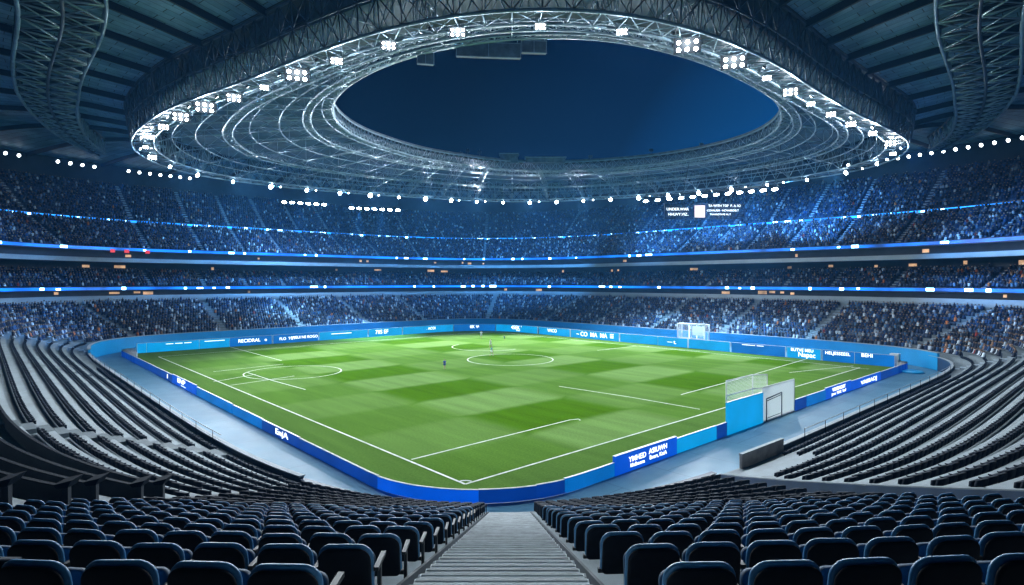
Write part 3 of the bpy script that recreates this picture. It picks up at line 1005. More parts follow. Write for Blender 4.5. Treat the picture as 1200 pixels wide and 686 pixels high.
cv, cq, ct = spectator_template()
seat_back = (np.array([(x, y - 0.02 * (z > .5), z) for x in (-0.24, 0.24) for y in (-0.17, -0.10) for z in (0.25, 0.84)]),
             np.array([(0, 1, 3, 2), (4, 6, 7, 5), (0, 4, 5, 1), (2, 3, 7, 6), (0, 2, 6, 4), (1, 5, 7, 3)]))
cands = {f: [np.concatenate([c[i] for c in crowd_pts if c[3] == f]) for i in range(3)] for f in range(4)}
names = {0: ('crowd', 'dense seated crowd filling the lower stand behind the blue front wall', 'spectators in the lower stand'),
         1: ('crowd', 'thin dark band of seated crowd between the two pale ledges', 'spectators in the second tier'),
         2: ('crowd', 'dim blue seated crowd filling the broad third tier', 'spectators in the third tier'),
         3: ('crowd', 'dim blue seated crowd in the topmost tier below the roof', 'spectators in the top tier')}
total = 0
SV, SQ = [], []
sb_off = 0
for f in range(4):
    P, Z, Fv = cands[f]
    vx = CX + F_PX * P[:, 0] / P[:, 1]
    keep = (P[:, 1] > 20) & (vx > -250) & (vx < 1450)
    P, Z, Fv = P[keep], Z[keep], Fv[keep]
    # patchy attendance: clumps of empty seats
    fill = {0: 0.93, 1: 0.85, 2: 0.80, 3: 0.72}[f]
    patch = np.sin(P[:, 0] * 0.21 + Z * 0.9) * np.sin(P[:, 1] * 0.17 - Z * 0.7) * 0.18
    got = rng.random(len(P)) < fill + patch
    v_, q_ = scatter(*seat_back, P, Z, Fv)
    SV.append(v_); SQ.append(q_ + sb_off); sb_off += len(v_)
    P, Z, Fv = P[got], Z[got], Fv[got]
    n = len(P)
    ang = rng.normal(0, 0.35, n); ca, sa_ = np.cos(ang), np.sin(ang)
    Fv = np.stack([Fv[:, 0] * ca - Fv[:, 1] * sa_, Fv[:, 0] * sa_ + Fv[:, 1] * ca], 1)
    P = P + rng.normal(0, 0.04, P.shape)
    stand = (rng.random(n) < 0.07) * rng.uniform(0.15, 0.4, n)
    v_, q_ = scatter(cv, cq, P, Z + stand, Fv, rng.normal(1.0, 0.06, n))
    cloth = PAL[rng.choice(len(PAL), n, p=PROB[f])] * rng.uniform(0.7, 1.3, (n, 1))
    skin = np.array([0.42, 0.27, 0.19]) * rng.uniform(0.25, 1.1, (n, 1))
    hair = np.array([0.035, 0.028, 0.025]) * rng.uniform(0.4, 3.0, (n, 1))
    hat = rng.random(n) < 0.18
    hair[hat] = cloth[hat]
    cc = np.stack([cloth, skin, hair], 1)[:, ct, :].reshape(-1, 3)
    o = link_mesh(names[f][0], np_mesh('crowd', v_, q_, np.clip(cc, 0, 1)), M['crowd'])
    tag(o, names[f][1], 'crowd', names[f][2], 'stuff')
    total += n
o = link_mesh('occupied_seat_rows', np_mesh('occupied_seat_rows', np.vstack(SV), np.vstack(SQ)), M['seatup'])
tag(o, 'dark blue seat backs among the crowd in all the far tiers', 'seat', 'seats of the far tiers', 'stuff')
print('spectators', total)

# ------------------------------------------------------------------ floor, pitch, lines
me = bpy.data.meshes.new('ground')
S = 310
me.from_pydata([(-S, 100 - S, -0.06), (S, 100 - S, -0.06), (S, 100 + S, -0.06), (-S, 100 + S, -0.06)], [], [(0, 1, 2, 3)])
tag(link_mesh('ground', me, mat('dark_asphalt', (0.05, 0.05, 0.055), 0.9, var=0.3)), kind='structure')
me = bpy.data.meshes.new('track_floor')
pf = off(0.4, IDX)
me.from_pydata([(*p, 0.0) for p in pf], [], [tuple(range(NB))])
tag(link_mesh('track_floor', me, M['floor']), kind='structure')

BU0, BU1, BV0, BV1 = -5.5, 94.0, -4.6, 79.5


def rrect(u0, u1, v0, v1, rs, n=14):
    """corners in order near (u0,v0), right (u0,v1), far (u1,v1), left (u1,v0)."""
    pts = []
    for (cu, cv_, a0, r) in ((u0, v0, 270, rs[0]), (u0, v1, 180, rs[1]), (u1, v1, 90, rs[2]), (u1, v0, 0, rs[3])):
        su, sv = (1 if cu == u0 else -1), (1 if cv_ == v0 else -1)
        for j in range(n):
            a = R(a0 - 90 * j / (n - 1))
            pts.append((cu + su * r + r * math.cos(a), cv_ + sv * r + r * math.sin(a)))
    return np.array(pts)


RS = (9.5, 2.5, 16.0, 3.5)
bp_uv = rrect(BU0, BU1, BV0, BV1, RS)
inner = rrect(BU0 + .12, BU1 - .12, BV0 + .12, BV1 - .12, [r - .1 for r in RS])
me = bpy.data.meshes.new('pitch')
me.from_pydata([(u, v, 0.0) for u, v in inner], [], [tuple(range(len(inner)))])
pitch = tag(link_mesh('grass_pitch', me, M['grass']), kind='structure')
pm = Matrix(((DU[0], DV[0], 0, P0[0]), (DU[1], DV[1], 0, P0[1]), (0, 0, 1, 0.012), (0, 0, 0, 1)))
pitch.matrix_world = pm

lm = MB()


def line(pts, w=0.17, z=0.018):
    P = np.asarray(pts, float); t = np.gradient(P, axis=0); t /= np.linalg.norm(t, axis=1)[:, None] + 1e-9
    n = np.stack([-t[:, 1], t[:, 0]], 1) * w / 2
    vs = [(*(p + q), z) for p, q in zip(P, n)] + [(*(p - q), z) for p, q in zip(P, n)]
    m = len(P)
    lm.add(vs, [(i, i + 1, m + i + 1, m + i) for i in range(m - 1)])


def seg_(a, b, **k):
    line(np.linspace(a, b, 8), **k)


zz = iter(np.arange(0.017, 0.05, 0.0012))
C0, CL, CR, CF = uv2w(0, 0), uv2w(86, 0), uv2w(0, 75), uv2w(86, 75)
seg_(C0, CL, z=next(zz)); seg_(C0, CR, z=next(zz)); seg_(CL, CF, z=next(zz)); seg_(CR, CF, z=next(zz))
for pts in (((482, 539), (668, 492.5), (678, 491.5), (680, 493)), ((655, 453), (740, 466), (820, 480)), ((798, 463), (803, 461.5), (850, 449), (945, 421)),
            ((270, 452), (345, 441)), ((332, 427), (250, 436)), ((925, 437), (1000, 429)),
            ((700, 411), (750, 405.5), (820, 412)), ((270, 407), (330, 423)), ((290, 437), (318, 446), (358, 457)), ((250, 448), (300, 439))):
    line([at(*p) for p in pts], z=next(zz))


def arc(cx, cy, rx, a0, a1, flat, z):
    """Circle on the ground whose centre is the ground point at (cx, cy)."""
    c_ = at(cx, cy); r = rx * c_[1] / F_PX
    A = np.linspace(R(a0), R(a1), 64)
    line(np.stack([c_[0] + r * np.cos(A), c_[1] + flat * r * np.sin(A)], 1), z=z)


arc(598, 421.5, 50, 0, 360, 1.0, next(zz))
arc(572, 406.5, 42, 150, 320, 1.0, next(zz))
arc(344, 436.5, 54, 0, 360, 0.95, next(zz))
arc(545, 567, 9, 40, 140, 1.0, next(zz))
arc(1010, 431, 12, 180, 275, 1.0, next(zz))
tag(lm.build('pitch_markings', M['line']), kind='structure')


# ------------------------------------------------------------------ advertising boards
def densify(P, step=0.25):
    L = np.concatenate([[0], np.cumsum(np.linalg.norm(np.diff(P, axis=0), axis=1))])
    s = np.arange(0, L[-1], step)
    return np.stack([np.interp(s, L, P[:, k]) for k in (0, 1)], 1)


loop = uv2w(*np.vstack([bp_uv, bp_uv[:1]]).T)
loop = densify(loop)
lu, lv_ = w2uv(loop)
near_sel = (lu < BU0 + 9.6) & (lv_ < BV1 - 0.2) | (lv_ < BV0 + 9.6) & (lu < BU1 - 0.2)
near_path = loop[near_sel]; near_path = near_path[np.argsort(CX + F_PX * near_path[:, 0] / near_path[:, 1])]
far_path = loop[~near_sel]; far_path = far_path[np.argsort(CX + F_PX * far_path[:, 0] / far_path[:, 1])]


def pxs(P):
    return CX + F_PX * P[:, 0] / P[:, 1]


def text(body, size, m, parent, loc, rot, align='CENTER', name='lettering'):
    cu = bpy.data.curves.new(name, 'FONT')
    cu.body = body; cu.size = size; cu.align_x = align; cu.align_y = 'CENTER'; cu.extrude = 0.008; cu.offset = 0.004 * size
    cu.space_line = 0.85
    tmp = bpy.data.objects.new('lettering_curve', cu); COL.objects.link(tmp)
    bpy.context.view_layer.update()
    me = bpy.data.meshes.new_from_object(tmp.evaluated_get(bpy.context.evaluated_depsgraph_get()))
    bpy.data.objects.remove(tmp); bpy.data.curves.remove(cu)
    me.name = name
    o = bpy.data.objects.new(name, me); me.materials.clear(); me.materials.append(m); COL.objects.link(o)
    o.parent = parent; o.location = loc; o.rotation_euler = rot
    return o


def board(path, x0, x1, h, m, label, words=(), lean=0.0, frame_h=0.035, capm=None, face=None, post=True, th=0.12):
    X = pxs(path)
    sel = np.where((X >= x0) & (X <= x1))[0]
    if len(sel) < 2: return None
    P = path[sel[0]:min(sel[-1] + 2, len(path))].copy()
    if sel[-1] + 1 < len(path) and np.linalg.norm(path[sel[-1] + 1] - path[sel[-1]]) < 0.6: P[-1] = P[-2] + (P[-1] - P[-2]) * 0.985
    else: P = P[:-1]
    c_ = P[len(P) // 2]
    t = empty('advertising_board', (*c_, 0.03), 0, label, 'board', 'advertising boards round the pitch')
    L = P - c_
    pan = MB().wall(L, 0.0, h, th).build('panel', m, t)
    MB().wall(L, h + 0.002, h + frame_h, th + 0.03).build('top_edge', capm or M['white'], t)
    for e in ((L[0], L[-1]) if path is far_path else ()):
        MB().box((e[0], e[1], h / 2), (0.05, th + 0.06, h), math.atan2(*(P[-1] - P[0])[::-1])).build('end_post', M['white'] if capm is None else capm, t)
    d = P[-1] - P[0]; d = d / np.linalg.norm(d); nrm = np.array([d[1], -d[0]])          # towards the camera
    Lc = np.linalg.norm(P[-1] - P[0])
    ang = math.atan2(d[1], d[0])
    mid_ = (P[0] + P[-1]) / 2 - c_
    for w in words:
        body, size, fx, fz = w[:4]
        # place on the panel surface nearest to that chord position
        target = P[0] + d * Lc * fx
        q = P[np.argmin(np.linalg.norm(P - target, axis=1))] - c_ + nrm * (th / 2 + 0.02)
        tx = text(body, size, M['led_text'], pan, (q[0], q[1], h * fz), (math.pi / 2, 0, ang))
        if len(w) > 4: tx.scale = (w[4], 1, 1)
    return t


B = board
B(near_path, 140, 176, 1.0, M['led_navy'], 'navy board at the far left end of the near board line')
B(near_path, 176.4, 202, 1.0, M['led_navy'], 'navy board with a small pale square near the left end', [('\u25a0', 1.0, 0.75, 0.55)] and [('II', 0.8, 0.8, 0.5)])
B(near_path, 202.4, 230, 1.1, M['led_bright'], 'navy board lettered ENP in front of the left touchline', [('ENP', 0.80, 0.40, 0.62, 2.6), ('~~~', 0.5, 0.5, 0.22, 2.6)])
B(near_path, 230.4, 272, 0.95, M['led_mid'], 'plain mid blue board just beyond the one lettered ENP')
B(near_path, 272.4, 307, 0.9, M['led_mid'], 'plain mid blue board just before the one lettered ENJA')
B(near_path, 307.4, 350, 0.85, M['led_navy'], 'navy board lettered ENJA along the left touchline', [('EnjA', 0.66, 0.55, 0.55, 2.2)])
B(near_path, 350.4, 442, 0.8, M['led_navy'], 'long plain navy board between the ENJA board and the curved corner', capm=M['line'])
B(near_path, 442.4, 560, 0.76, M['led_bright'], 'long bright blue curved board at the near pitch corner', capm=M['line'])
B(near_path, 560.4, 628, 0.78, M['led_navy'], 'dark blue board straight beyond the foot of the aisle', capm=M['line'])
B(near_path, 628.4, 660, 0.82, M['led_navy'], 'short dark blue board next to a mid blue one, right of the aisle', capm=M['line'])
B(near_path, 660.4, 717, 0.88, M['led_mid'], 'mid blue curved board just left of the big lettered board')
B(near_path, 717.5, 790, 1.30, M['led_bright'], 'big royal blue board with two blocks of white lettering', [('YMHED', 0.52, 0.33, 0.60, 1.15), ('Mulboona', 0.36, 0.33, 0.28, 1.15), ('ASIUWH', 0.52, 0.66, 0.68, 1.15), ('Enors, KoiA', 0.40, 0.66, 0.34, 1.1)], th=0.2)
B(near_path, 790.6, 838, 1.12, M['led_sky'], 'sky blue board between the big lettered board and the net cage')
B(near_path, 838.6, 851, 1.1, M['led_navy'], 'short navy board touching the net cage panel')
B(near_path, 931, 944, 1.1, M['led_navy'], 'short navy board just past the white frosted panel')
B(near_path, 944.6, 966, 1.1, M['led_mid'], 'mid blue board left of the two lettered boards on the right')
B(near_path, 966.6, 996, 1.25, M['led_bright'], 'royal blue board with two lines of lettering on the right', [('VOIISHIORT', 0.56, 0.5, 0.66, 1.35), ('Juvon  YUUC  YouF', 0.42, 0.5, 0.28, 1.3)])
B(near_path, 996.5, 1031, 1.1, M['led_bright'], 'royal blue board lettered VAIISADJ at the right end', [('VAIISADJ', 0.66, 0.58, 0.45, 2.4)])
B(near_path, 1031.5, 1064, 1.05, M['led_navy'], 'dark plain board at the far right end of the near board line')
FARB = [(136, 170, 'led_sky', []), (171, 232, 'led_sky', [('\u2014 \u2014 \u2014', 1.2, 0.6, 0.8)]), (233, 268, 'led_sky', [('\u2014\u2014\u2014', 1.2, 0.5, 0.82)]),
        (269, 318, 'led_mid', [('RECIDRAL', 0.95, 0.45, 0.55), ('o', 0.9, 0.86, 0.55)]), (319, 372, 'led_mid', [('FLO  TCT', 0.8, 0.3, 0.5), ('WEUI NE ROGO', 0.8, 0.68, 0.55)]),
        (373, 430, 'led_sky', [('\u2014\u2014\u2014', 1.6, 0.45, 0.75)]), (431, 470, 'led_sky', [('7IIS EF', 1.3, 0.4, 0.55)]), (471, 530, 'led_sky', [('L  \u2014 . ACOI', 0.9, 0.5, 0.6)]),
        (531, 580, 'led_mid', [('HIK WI T', 1.1, 0.55, 0.6)]), (581, 630, 'led_sky', [('45EK W \u2014', 1.3, 0.55, 0.62), ('vitecord', 0.6, 0.5, 0.25)]), (631, 668, 'led_sky', [('WICO', 1.1, 0.45, 0.6)]),
        (669, 725, 'led_sky', [('~ CO  MA  MA', 1.4, 0.45, 0.5), ('\u2261', 2.0, 0.86, 0.5)]), (726, 770, 'led_sky', []), (771, 805, 'led_sky', [('\u2014 t.', 1.1, 0.5, 0.5)]),
        (806, 855, 'led_sky', []), (856, 920, 'led_mid', [('\u2014\u2014 \u2014', 1.2, 0.4, 0.9)]), (921, 962, 'led_sky', [('BUTVE MEU', 0.7, 0.45, 0.78), ('Napac', 1.1, 0.6, 0.36)]),
        (963, 1000, 'led_mid', [('HELJESSEEEL', 0.7, 0.5, 0.75)]), (1001, 1072, 'led_mid', [('BEHI', 0.8, 0.3, 0.8)])]
for q, (a, b_, mk, words) in enumerate(FARB):
    B(far_path, a, b_, 1.75, M[mk], 'sky blue board on the far side of the pitch, %s from its left end' % ordinal(q + 1), words)

# ------------------------------------------------------------------ goals, cage and panels
def frame_pts(c_, d, w, h, r, mb):
    a, b_ = c_ - d * w / 2, c_ + d * w / 2
    mb.bar((*a, 0), (*a, h), r, 8); mb.bar((*b_, 0), (*b_, h), r, 8); mb.bar((*a, h), (*b_, h), r, 8); mb.bar((*a, r), (*b_, r), r, 8)


nrm_v = -DU                     # outward from the right-hand board line
# blue panel and frosted panel standing in the board line
bpP = lambda px: near_path[np.argmin(np.abs(pxs(near_path) - px))]
a, b_ = bpP(852), bpP(893)
t = empty('blue_panel', (*a, 0.03), 0, 'tall sky blue panel standing in the board line below the net cage', 'panel')
Lp = np.linspace(0, 1, 4)[:, None] * (b_ - a)
MB().wall(Lp, 0, 2.75, 0.14).build('sheet', M['led_sky'], t)
MB().wall(Lp, 2.752, 2.80, 0.18).build('top_edge', M['white'], t)
a2, b2 = bpP(893.6), bpP(931)
t = empty('frosted_panel', (*a2, 0.03), 0, 'white frosted panel with a dark inner doorway frame beside the blue panel', 'panel')
Lp = np.linspace(0, 1, 4)[:, None] * (b2 - a2)
MB().wall(Lp, 0.05, 3.15, 0.06).build('sheet', M['frost'], t)
f = MB(); f.bar((*Lp[0], 0), (*Lp[0], 3.2), 0.05); f.bar((*Lp[-1], 0), (*Lp[-1], 3.2), 0.07); f.bar((*Lp[0], 3.2), (*Lp[-1], 3.2), 0.05); f.bar((*Lp[0], 0.05), (*Lp[-1], 0.05), 0.08)
f.build('frame', M['white'], t)
dn = np.array([DV[1], -DV[0]])
f = MB()
g0, g1 = (b2 - a2) * 0.08 + dn * 0.12, (b2 - a2) * 0.55 + dn * 0.12
f.bar((*g0, 0.05), (*g0, 2.1), 0.05); f.bar((*g1, 0.05), (*g1, 2.3), 0.05); f.bar((*g0, 2.1), (*g1, 2.3), 0.06); f.bar((*g0, 1.9), (*g1, 2.1), 0.04); f.bar((*g0, 0.3), (*g1, 0.35), 0.03)
f.build('doorway_frame', M['navybar'], t)
# net cage behind the blue panel
t = empty('net_cage', (*(a + DU * 1.0 + DV * 1.9), 0.03), 0, 'tall white framed net cage behind the sky blue panel at the right touchline', 'goal')
e1 = DV * 5.0; e2 = np.array([1.4, 0.1])
f = MB()
cs = [np.zeros(2), e1, e1 + e2]
for q in cs: f.bar((*q, 0), (*q, 4.25), 0.055, 8)
for i in range(2):
    f.bar((*cs[i], 4.25), (*cs[i + 1], 4.25), 0.055, 8); f.bar((*cs[i], 2.95), (*cs[i + 1], 2.95), 0.05, 8)
f.build('frame', M['white'], t)
n_ = MB()
for i in range(2):
    p, q = cs[i], cs[i + 1]
    n_.add([(*p, 0.05), (*q, 0.05), (*q, 4.2), (*p, 4.2)], [(0, 1, 2, 3)])
n_.build('net', M['net'], t)
# far goal
ga, gb = at(794, 406), at(826, 409)
ed = (gb - ga); el = np.linalg.norm(ed); ed = ed / el; en = np.array([-ed[1], ed[0]])
t = empty('far_goal', (*ga, 0.03), 0, 'white framed goal with net top and solid lower panels at the far right side', 'goal')
f = MB(); H = 4.55
for q in (np.zeros(2), ed * el, en * 1.6, ed * el + en * 1.6): f.bar((*q, 0), (*q, H), 0.11, 8)
f.bar((0, 0, H), (*(ed * el), H), 0.13, 8); f.bar((0, 0, H), (*(en * 1.6), H), 0.1, 8); f.bar((*(ed * el), H), (*(ed * el + en * 1.6), H), 0.1, 8); f.bar((*(en * 1.6), H), (*(ed * el + en * 1.6), H), 0.1, 8)
f.bar((*(ed * el * 0.52), 0), (*(ed * el * 0.52), H), 0.05, 8)
f.build('frame', M['white'], t)
n_ = MB(); n_.add([(*(en * 1.6), 0.05), (*(ed * el + en * 1.6), 0.05), (*(ed * el + en * 1.6), H), (*(en * 1.6), H)], [(0, 1, 2, 3)])
n_.add([(0, 0, 0.05), (*(en * 1.6), 0.05), (*(en * 1.6), H), (0, 0, H)], [(0, 1, 2, 3)])
n_.build('net', M['net'], t)
MB().wall(np.linspace(ed * 0.12, ed * el * 0.5, 3) + en * 0.1, 0.05, 1.9, 0.06).build('lower_panel', M['frost'], t)
MB().wall(np.linspace(ed * el * 0.53, ed * el * 0.98, 3) - en * 0.35, 0.05, 1.9, 0.08).build('lower_panel', M['white'], t)
MB().wall(np.linspace(ed * el * 0.53, ed * el * 0.94, 3) + en * 0.2, 2.4, 4.2, 0.05).build('notice_panel', M['frost'], t)
# white corner boxes at the ends of the board line
for (px, py, w, h, lab) in ((155, 419, 2.6, 0.75, 'small white box at the left corner of the pitch'), (1049, 430, 2.0, 1.9, 'white padded box at the right corner of the pitch')):
    p = at(px, py)
    t = empty('corner_box', (*p, 0.02), PITCH_RZ, lab, 'box')
    MB().box((0, 0, h / 2 + 0.1), (w * 0.6, w * 0.5, h)).build('body', M['white'], t)
    MB().box((0, 0, 0.05), (w * 0.7, w * 0.6, 0.1)).build('base', M['navybar'], t)
# dugout-like dark recess left of far goal end
# small round base beside the right corner
p = at(1049, 436)
m_ = MB(); m_.bar((0, 0, 0), (0, 0, 0.25), 1.6, 24, 1.35)
o = m_.build('round_pad', M['bluewall']); o.location = (p[0] + 2.0, p[1] - 0.5, 0.02); tag(o, 'low round blue pad on the floor by the right pitch corner', 'pad')


# ------------------------------------------------------------------ players
def skin_mesh(name, joints, edges, radii, m, parent):
    me = bpy.data.meshes.new(name); me.from_pydata(joints, edges, []); me.update()
    o = link_mesh(name, me, m, parent) if parent is not None else link_mesh(name, me, m)
    sk = o.modifiers.new('skin', 'SKIN'); sk.use_smooth_shade = True
    lay = me.skin_vertices[0].data if me.skin_vertices else None
    if lay is None:
        bpy.context.view_layer.objects.active = o
        lay = me.skin_vertices[0].data
    for i, r in enumerate(radii):
        lay[i].radius = (r, r); lay[i].use_root = (i == 0)
    sb_ = o.modifiers.new('smooth', 'SUBSURF'); sb_.levels = 1; sb_.render_levels = 1
    return o


def player(px, py, shirt, short_m, label, rz, run_=0.25, h=1.78):
    p = at(px, py)
    t = empty('person', (p[0], p[1], 0.02), rz, label, 'person', 'players on the pitch')
    k = h / 1.78
    r = run_
    J = [(0, 0, 0.95), (0, 0.02, 1.15), (0, 0.03, 1.40), (0, 0.04, 1.53), (0, 0.06, 1.66), (0, 0.06, 1.76),
         (0.10, 0, 0.90), (0.12, r * 0.6, 0.50), (0.12, r * 0.7, 0.08), (0.12, r * 0.7 + 0.16, 0.04),
         (-0.10, 0, 0.90), (-0.12, -r * 0.3, 0.50), (-0.12, -r * 1.0, 0.10), (-0.12, -r * 1.0 + 0.15, 0.05),
         (0.20, 0.02, 1.42), (0.27, -r * 0.4, 1.16), (0.26, -r * 0.2 + 0.12, 0.94), (0.25, -r * 0.2 + 0.2, 0.86),
         (-0.20, 0.02, 1.42), (-0.27, r * 0.4, 1.16), (-0.26, r * 0.4 + 0.14, 0.96), (-0.25, r * 0.4 + 0.2, 0.90)]
    E = [(0, 1), (1, 2), (2, 3), (3, 4), (4, 5), (0, 6), (6, 7), (7, 8), (8, 9), (0, 10), (10, 11), (11, 12), (12, 13), (2, 14), (14, 15), (15, 16), (16, 17), (2, 18), (18, 19), (19, 20), (20, 21)]
    Rr = [0.13, 0.125, 0.14, 0.055, 0.10, 0.07, 0.095, 0.065, 0.045, 0.04, 0.095, 0.065, 0.045, 0.04, 0.065, 0.045, 0.035, 0.035, 0.065, 0.045, 0.035, 0.035]
    J = [(x * k, y * k, z * k) for x, y, z in J]
    body = skin_mesh('body', J, E, [q * k for q in Rr], M['skin'], t)
    js = [J[i] for i in (1, 0, 2, 14, 18)] + [tuple((np.array(J[14]) * .35 + np.array(J[15]) * .65)), tuple((np.array(J[18]) * .35 + np.array(J[19]) * .65))]
    skin_mesh('shirt', js, [(0, 1), (0, 2), (2, 3), (3, 5), (2, 4), (4, 6)], [0.15 * k, 0.148 * k, 0.16 * k, 0.085 * k, 0.085 * k, 0.07 * k, 0.07 * k], shirt, t)
    js = [J[0], J[6], J[10], tuple((np.array(J[6]) * .35 + np.array(J[7]) * .65)), tuple((np.array(J[10]) * .35 + np.array(J[11]) * .65))]
    skin_mesh('shorts', js, [(0, 1), (1, 3), (0, 2), (2, 4)], [0.155 * k, 0.115 * k, 0.115 * k, 0.10 * k, 0.10 * k], short_m, t)
    skin_mesh('hair', [tuple(np.array(J[4]) + [0, -0.015, 0.05]), tuple(np.array(J[5]) + [0, -0.01, 0.0])], [(0, 1)], [0.098 * k, 0.08 * k], M['sock'], t)


player(521, 433, M['shirtb'], M['shirtb'], 'player in dark blue kit standing alone left of the centre circle', 0.6, 0.1, 1.5)
player(575, 408, M['shirtw'], M['shirtw'], 'player in white kit at the far edge of the centre circle', 2.0, 0.25)
player(576, 417.5, M['shirtt'], M['shirtw'], 'player in teal shirt inside the centre circle', -1.0, 0.3)
player(564, 397, M['shirtw'], M['shirtw'], 'player in pale kit farthest from the camera near the far boards', 0.3, 0.1)
player(591, 399, M['shirtt'], M['shirtt'], 'player in green shirt crouching by the far circle', 0.3, 0.35, 1.1)

# ------------------------------------------------------------------ roof
RC = np.array([0.0, 104.0])
NT = 144
TH = np.linspace(0, 2 * np.pi, NT + 1)[:-1]


def polar(pts):
    """Closed plan curve through points as a smooth radius by angle about RC."""
    P = np.asarray(pts) - RC
    a = np.mod(np.arctan2(P[:, 1], P[:, 0]), 2 * np.pi); r = np.hypot(P[:, 0], P[:, 1])
    o_ = np.argsort(a); a, r = a[o_], r[o_]
    a = np.concatenate([a - 2 * np.pi, a, a + 2 * np.pi]); r = np.tile(r, 3)
    fine = np.linspace(0, 2 * np.pi, NT + 1)[:-1]
    v = np.interp(fine, a, r)
    ker = np.hanning(15); ker /= ker.sum()
    return np.convolve(np.concatenate([v[-20:], v, v[:20]]), ker, 'same')[20:-20]


def at_up(px, py, z):
    Y = F_PX * (z - CAM_Z) / (HOR - py)
    return np.array([(px - CX) / F_PX * Y, Y])


Z_LR = 35.0
R1 = polar([at_up(x, y, Z_LR) for x, y in ((160, 166), (172, 155), (183, 150), (280, 108), (345, 82), (430, 50), (487, 32), (560, 20), (620, 15), (700, 18), (765, 27), (857, 62), (940, 112), (997, 143), (1040, 158),
                                         (1063, 172), (1050, 184), (1000, 201), (905, 214), (800, 226), (700, 233), (590, 236), (500, 231), (420, 226), (330, 218), (230, 205), (185, 190), (166, 177))])
Z_IN = 39.0
R2 = polar([at_up(x, y, Z_IN) for x, y in ((390, 133), (400, 110), (430, 88), (500, 62), (560, 50), (650, 43), (740, 50), (830, 75), (890, 105), (915, 140), (905, 158), (860, 176), (800, 188), (700, 198), (620, 200), (540, 192), (460, 175), (410, 155))])
# stand outline as radius by angle
Pout = off(46.2)
R0 = polar(Pout)


def ringpts(rad, z, k=1):
    return np.column_stack([RC[0] + rad * np.cos(TH), RC[1] + rad * np.sin(TH), np.full(NT, float(z)) if np.isscalar(z) else z])


roof = empty('stadium_roof', (0, 0, 0), 0, 'dark steel stadium roof with radial ribs and an oval opening to the sky', 'roof')
RSEC = 10
rings_, zs = [], []
for j in range(RSEC + 1):
    f_ = j / RSEC
    rad = R0 + (R1 * 1.035 - R0) * f_
    z = 42.4 + (41.0 - 42.4) * f_ + 3.0 * math.sin(math.pi * f_) * 0.9
    rings_.append(ringpts(rad, z)); zs.append(z)
sheet = grid_mesh('roof_sheet', rings_, M['roof'], roof, closed=True)
uvl = sheet.data.uv_layers.new(name='roof')
A = np.asarray(rings_)
lv = np.empty(len(sheet.data.loops), np.int32); sheet.data.loops.foreach_get('vertex_index', lv)
rr_ = lv // NT; tt_ = lv % NT
# unwrap seam: use polygon-wise angle
ang_ = tt_.astype(float)
pa_ = ang_.reshape(-1, 4); wrap = (pa_.max(1) - pa_.min(1)) > NT / 2
pa_[wrap] = np.where(pa_[wrap] < NT / 2, pa_[wrap] + NT, pa_[wrap])
UVs = np.column_stack([rr_ * 4.2, pa_.ravel() / NT * 360])
uvl.data.foreach_set('uv', UVs.astype(np.float32).ravel())
# outer skin above so the roof has thickness
grid_mesh('roof_deck', [r_ + np.array([0, 0, 1.6]) for r_ in rings_], M['rib'], roof, closed=True)
grid_mesh('fascia', [rings_[0], rings_[0] + np.array([0, 0, 1.6])], M['rib'], roof, closed=True)
grid_mesh('fascia', [rings_[-1] + np.array([0, 0, 1.6]), rings_[-1]], M['rib'], roof, closed=True)
for k in range(0, NT, 3):
    mb = MB()
    pts = [A[j, k] for j in range(RSEC + 1)]
    tdir = np.array([-math.sin(TH[k]), math.cos(TH[k]), 0])
    vs, fs = [], []
    for p in pts:
        for sgn, dz in ((-1, -0.02), (1, -0.02), (1, -0.85), (-1, -0.85)):
            q = p + tdir * sgn * 0.16 + np.array([0, 0, dz]); vs.append(q)
    for j in range(RSEC):
        a_, b2_ = j * 4, j * 4 + 4
        for e in range(4):
            ee = (e + 1) % 4
            fs.append((a_ + e, b2_ + e, b2_ + ee, a_ + ee))
    mb.add(vs, fs); mb.build('rib', M['rib'], roof)


def lattice(mb, A_, B_, r, step=1, cross=True):
    n = len(A_)
    for i in range(0, n - step, step):
        mb.bar(A_[i], B_[i], r, 4)
        if (i // step) % 2 == 0: mb.bar(A_[i], B_[i + step], r, 4)
        else: mb.bar(B_[i], A_[i + step], r, 4)
        if cross: (mb.bar(B_[i], A_[i + step], r * 0.7, 4) if (i // step) % 2 == 0 else mb.bar(A_[i], B_[i + step], r * 0.7, 4))


def closed(p): return np.vstack([p, p[:1]])


# ---- light ring truss
lr = empty('light_ring_truss', (0, 0, 0), 0, 'large outer lattice ring truss under the roof carrying the floodlights', 'truss')
c_lo_o = ringpts(R1 * 1.02, Z_LR); c_lo_i = ringpts(R1 * 0.965, Z_LR + 0.2)
c_hi_o = ringpts(R1 * 1.035, 40.6); c_hi_i = ringpts(R1 * 0.97, 40.2)
for P_, r, m_ in ((c_lo_o, 0.16, 'truss'), (c_lo_i, 0.14, 'truss'), (c_hi_o, 0.2, 'trussdark'), (c_hi_i, 0.16, 'trussdark')):
    MB().tube(P_, r, 6, True).build('chord', M[m_], lr)
mid_o = ringpts(R1 * 1.03, 37.8)
MB().tube(mid_o, 0.1, 5, True).build('chord', M['trussdark'], lr)
mb = MB(); lattice(mb, closed(c_lo_o), closed(mid_o), 0.07); lattice(mb, closed(mid_o), closed(c_hi_o), 0.08); mb.build('outer_lattice', M['trussdark'], lr)
mb = MB(); lattice(mb, closed(c_lo_i), closed(c_hi_i), 0.07); mb.build('inner_lattice', M['truss'], lr)
mb = MB(); lattice(mb, closed(c_lo_o), closed(c_lo_i), 0.06); mb.build('bottom_lattice', M['truss'], lr)
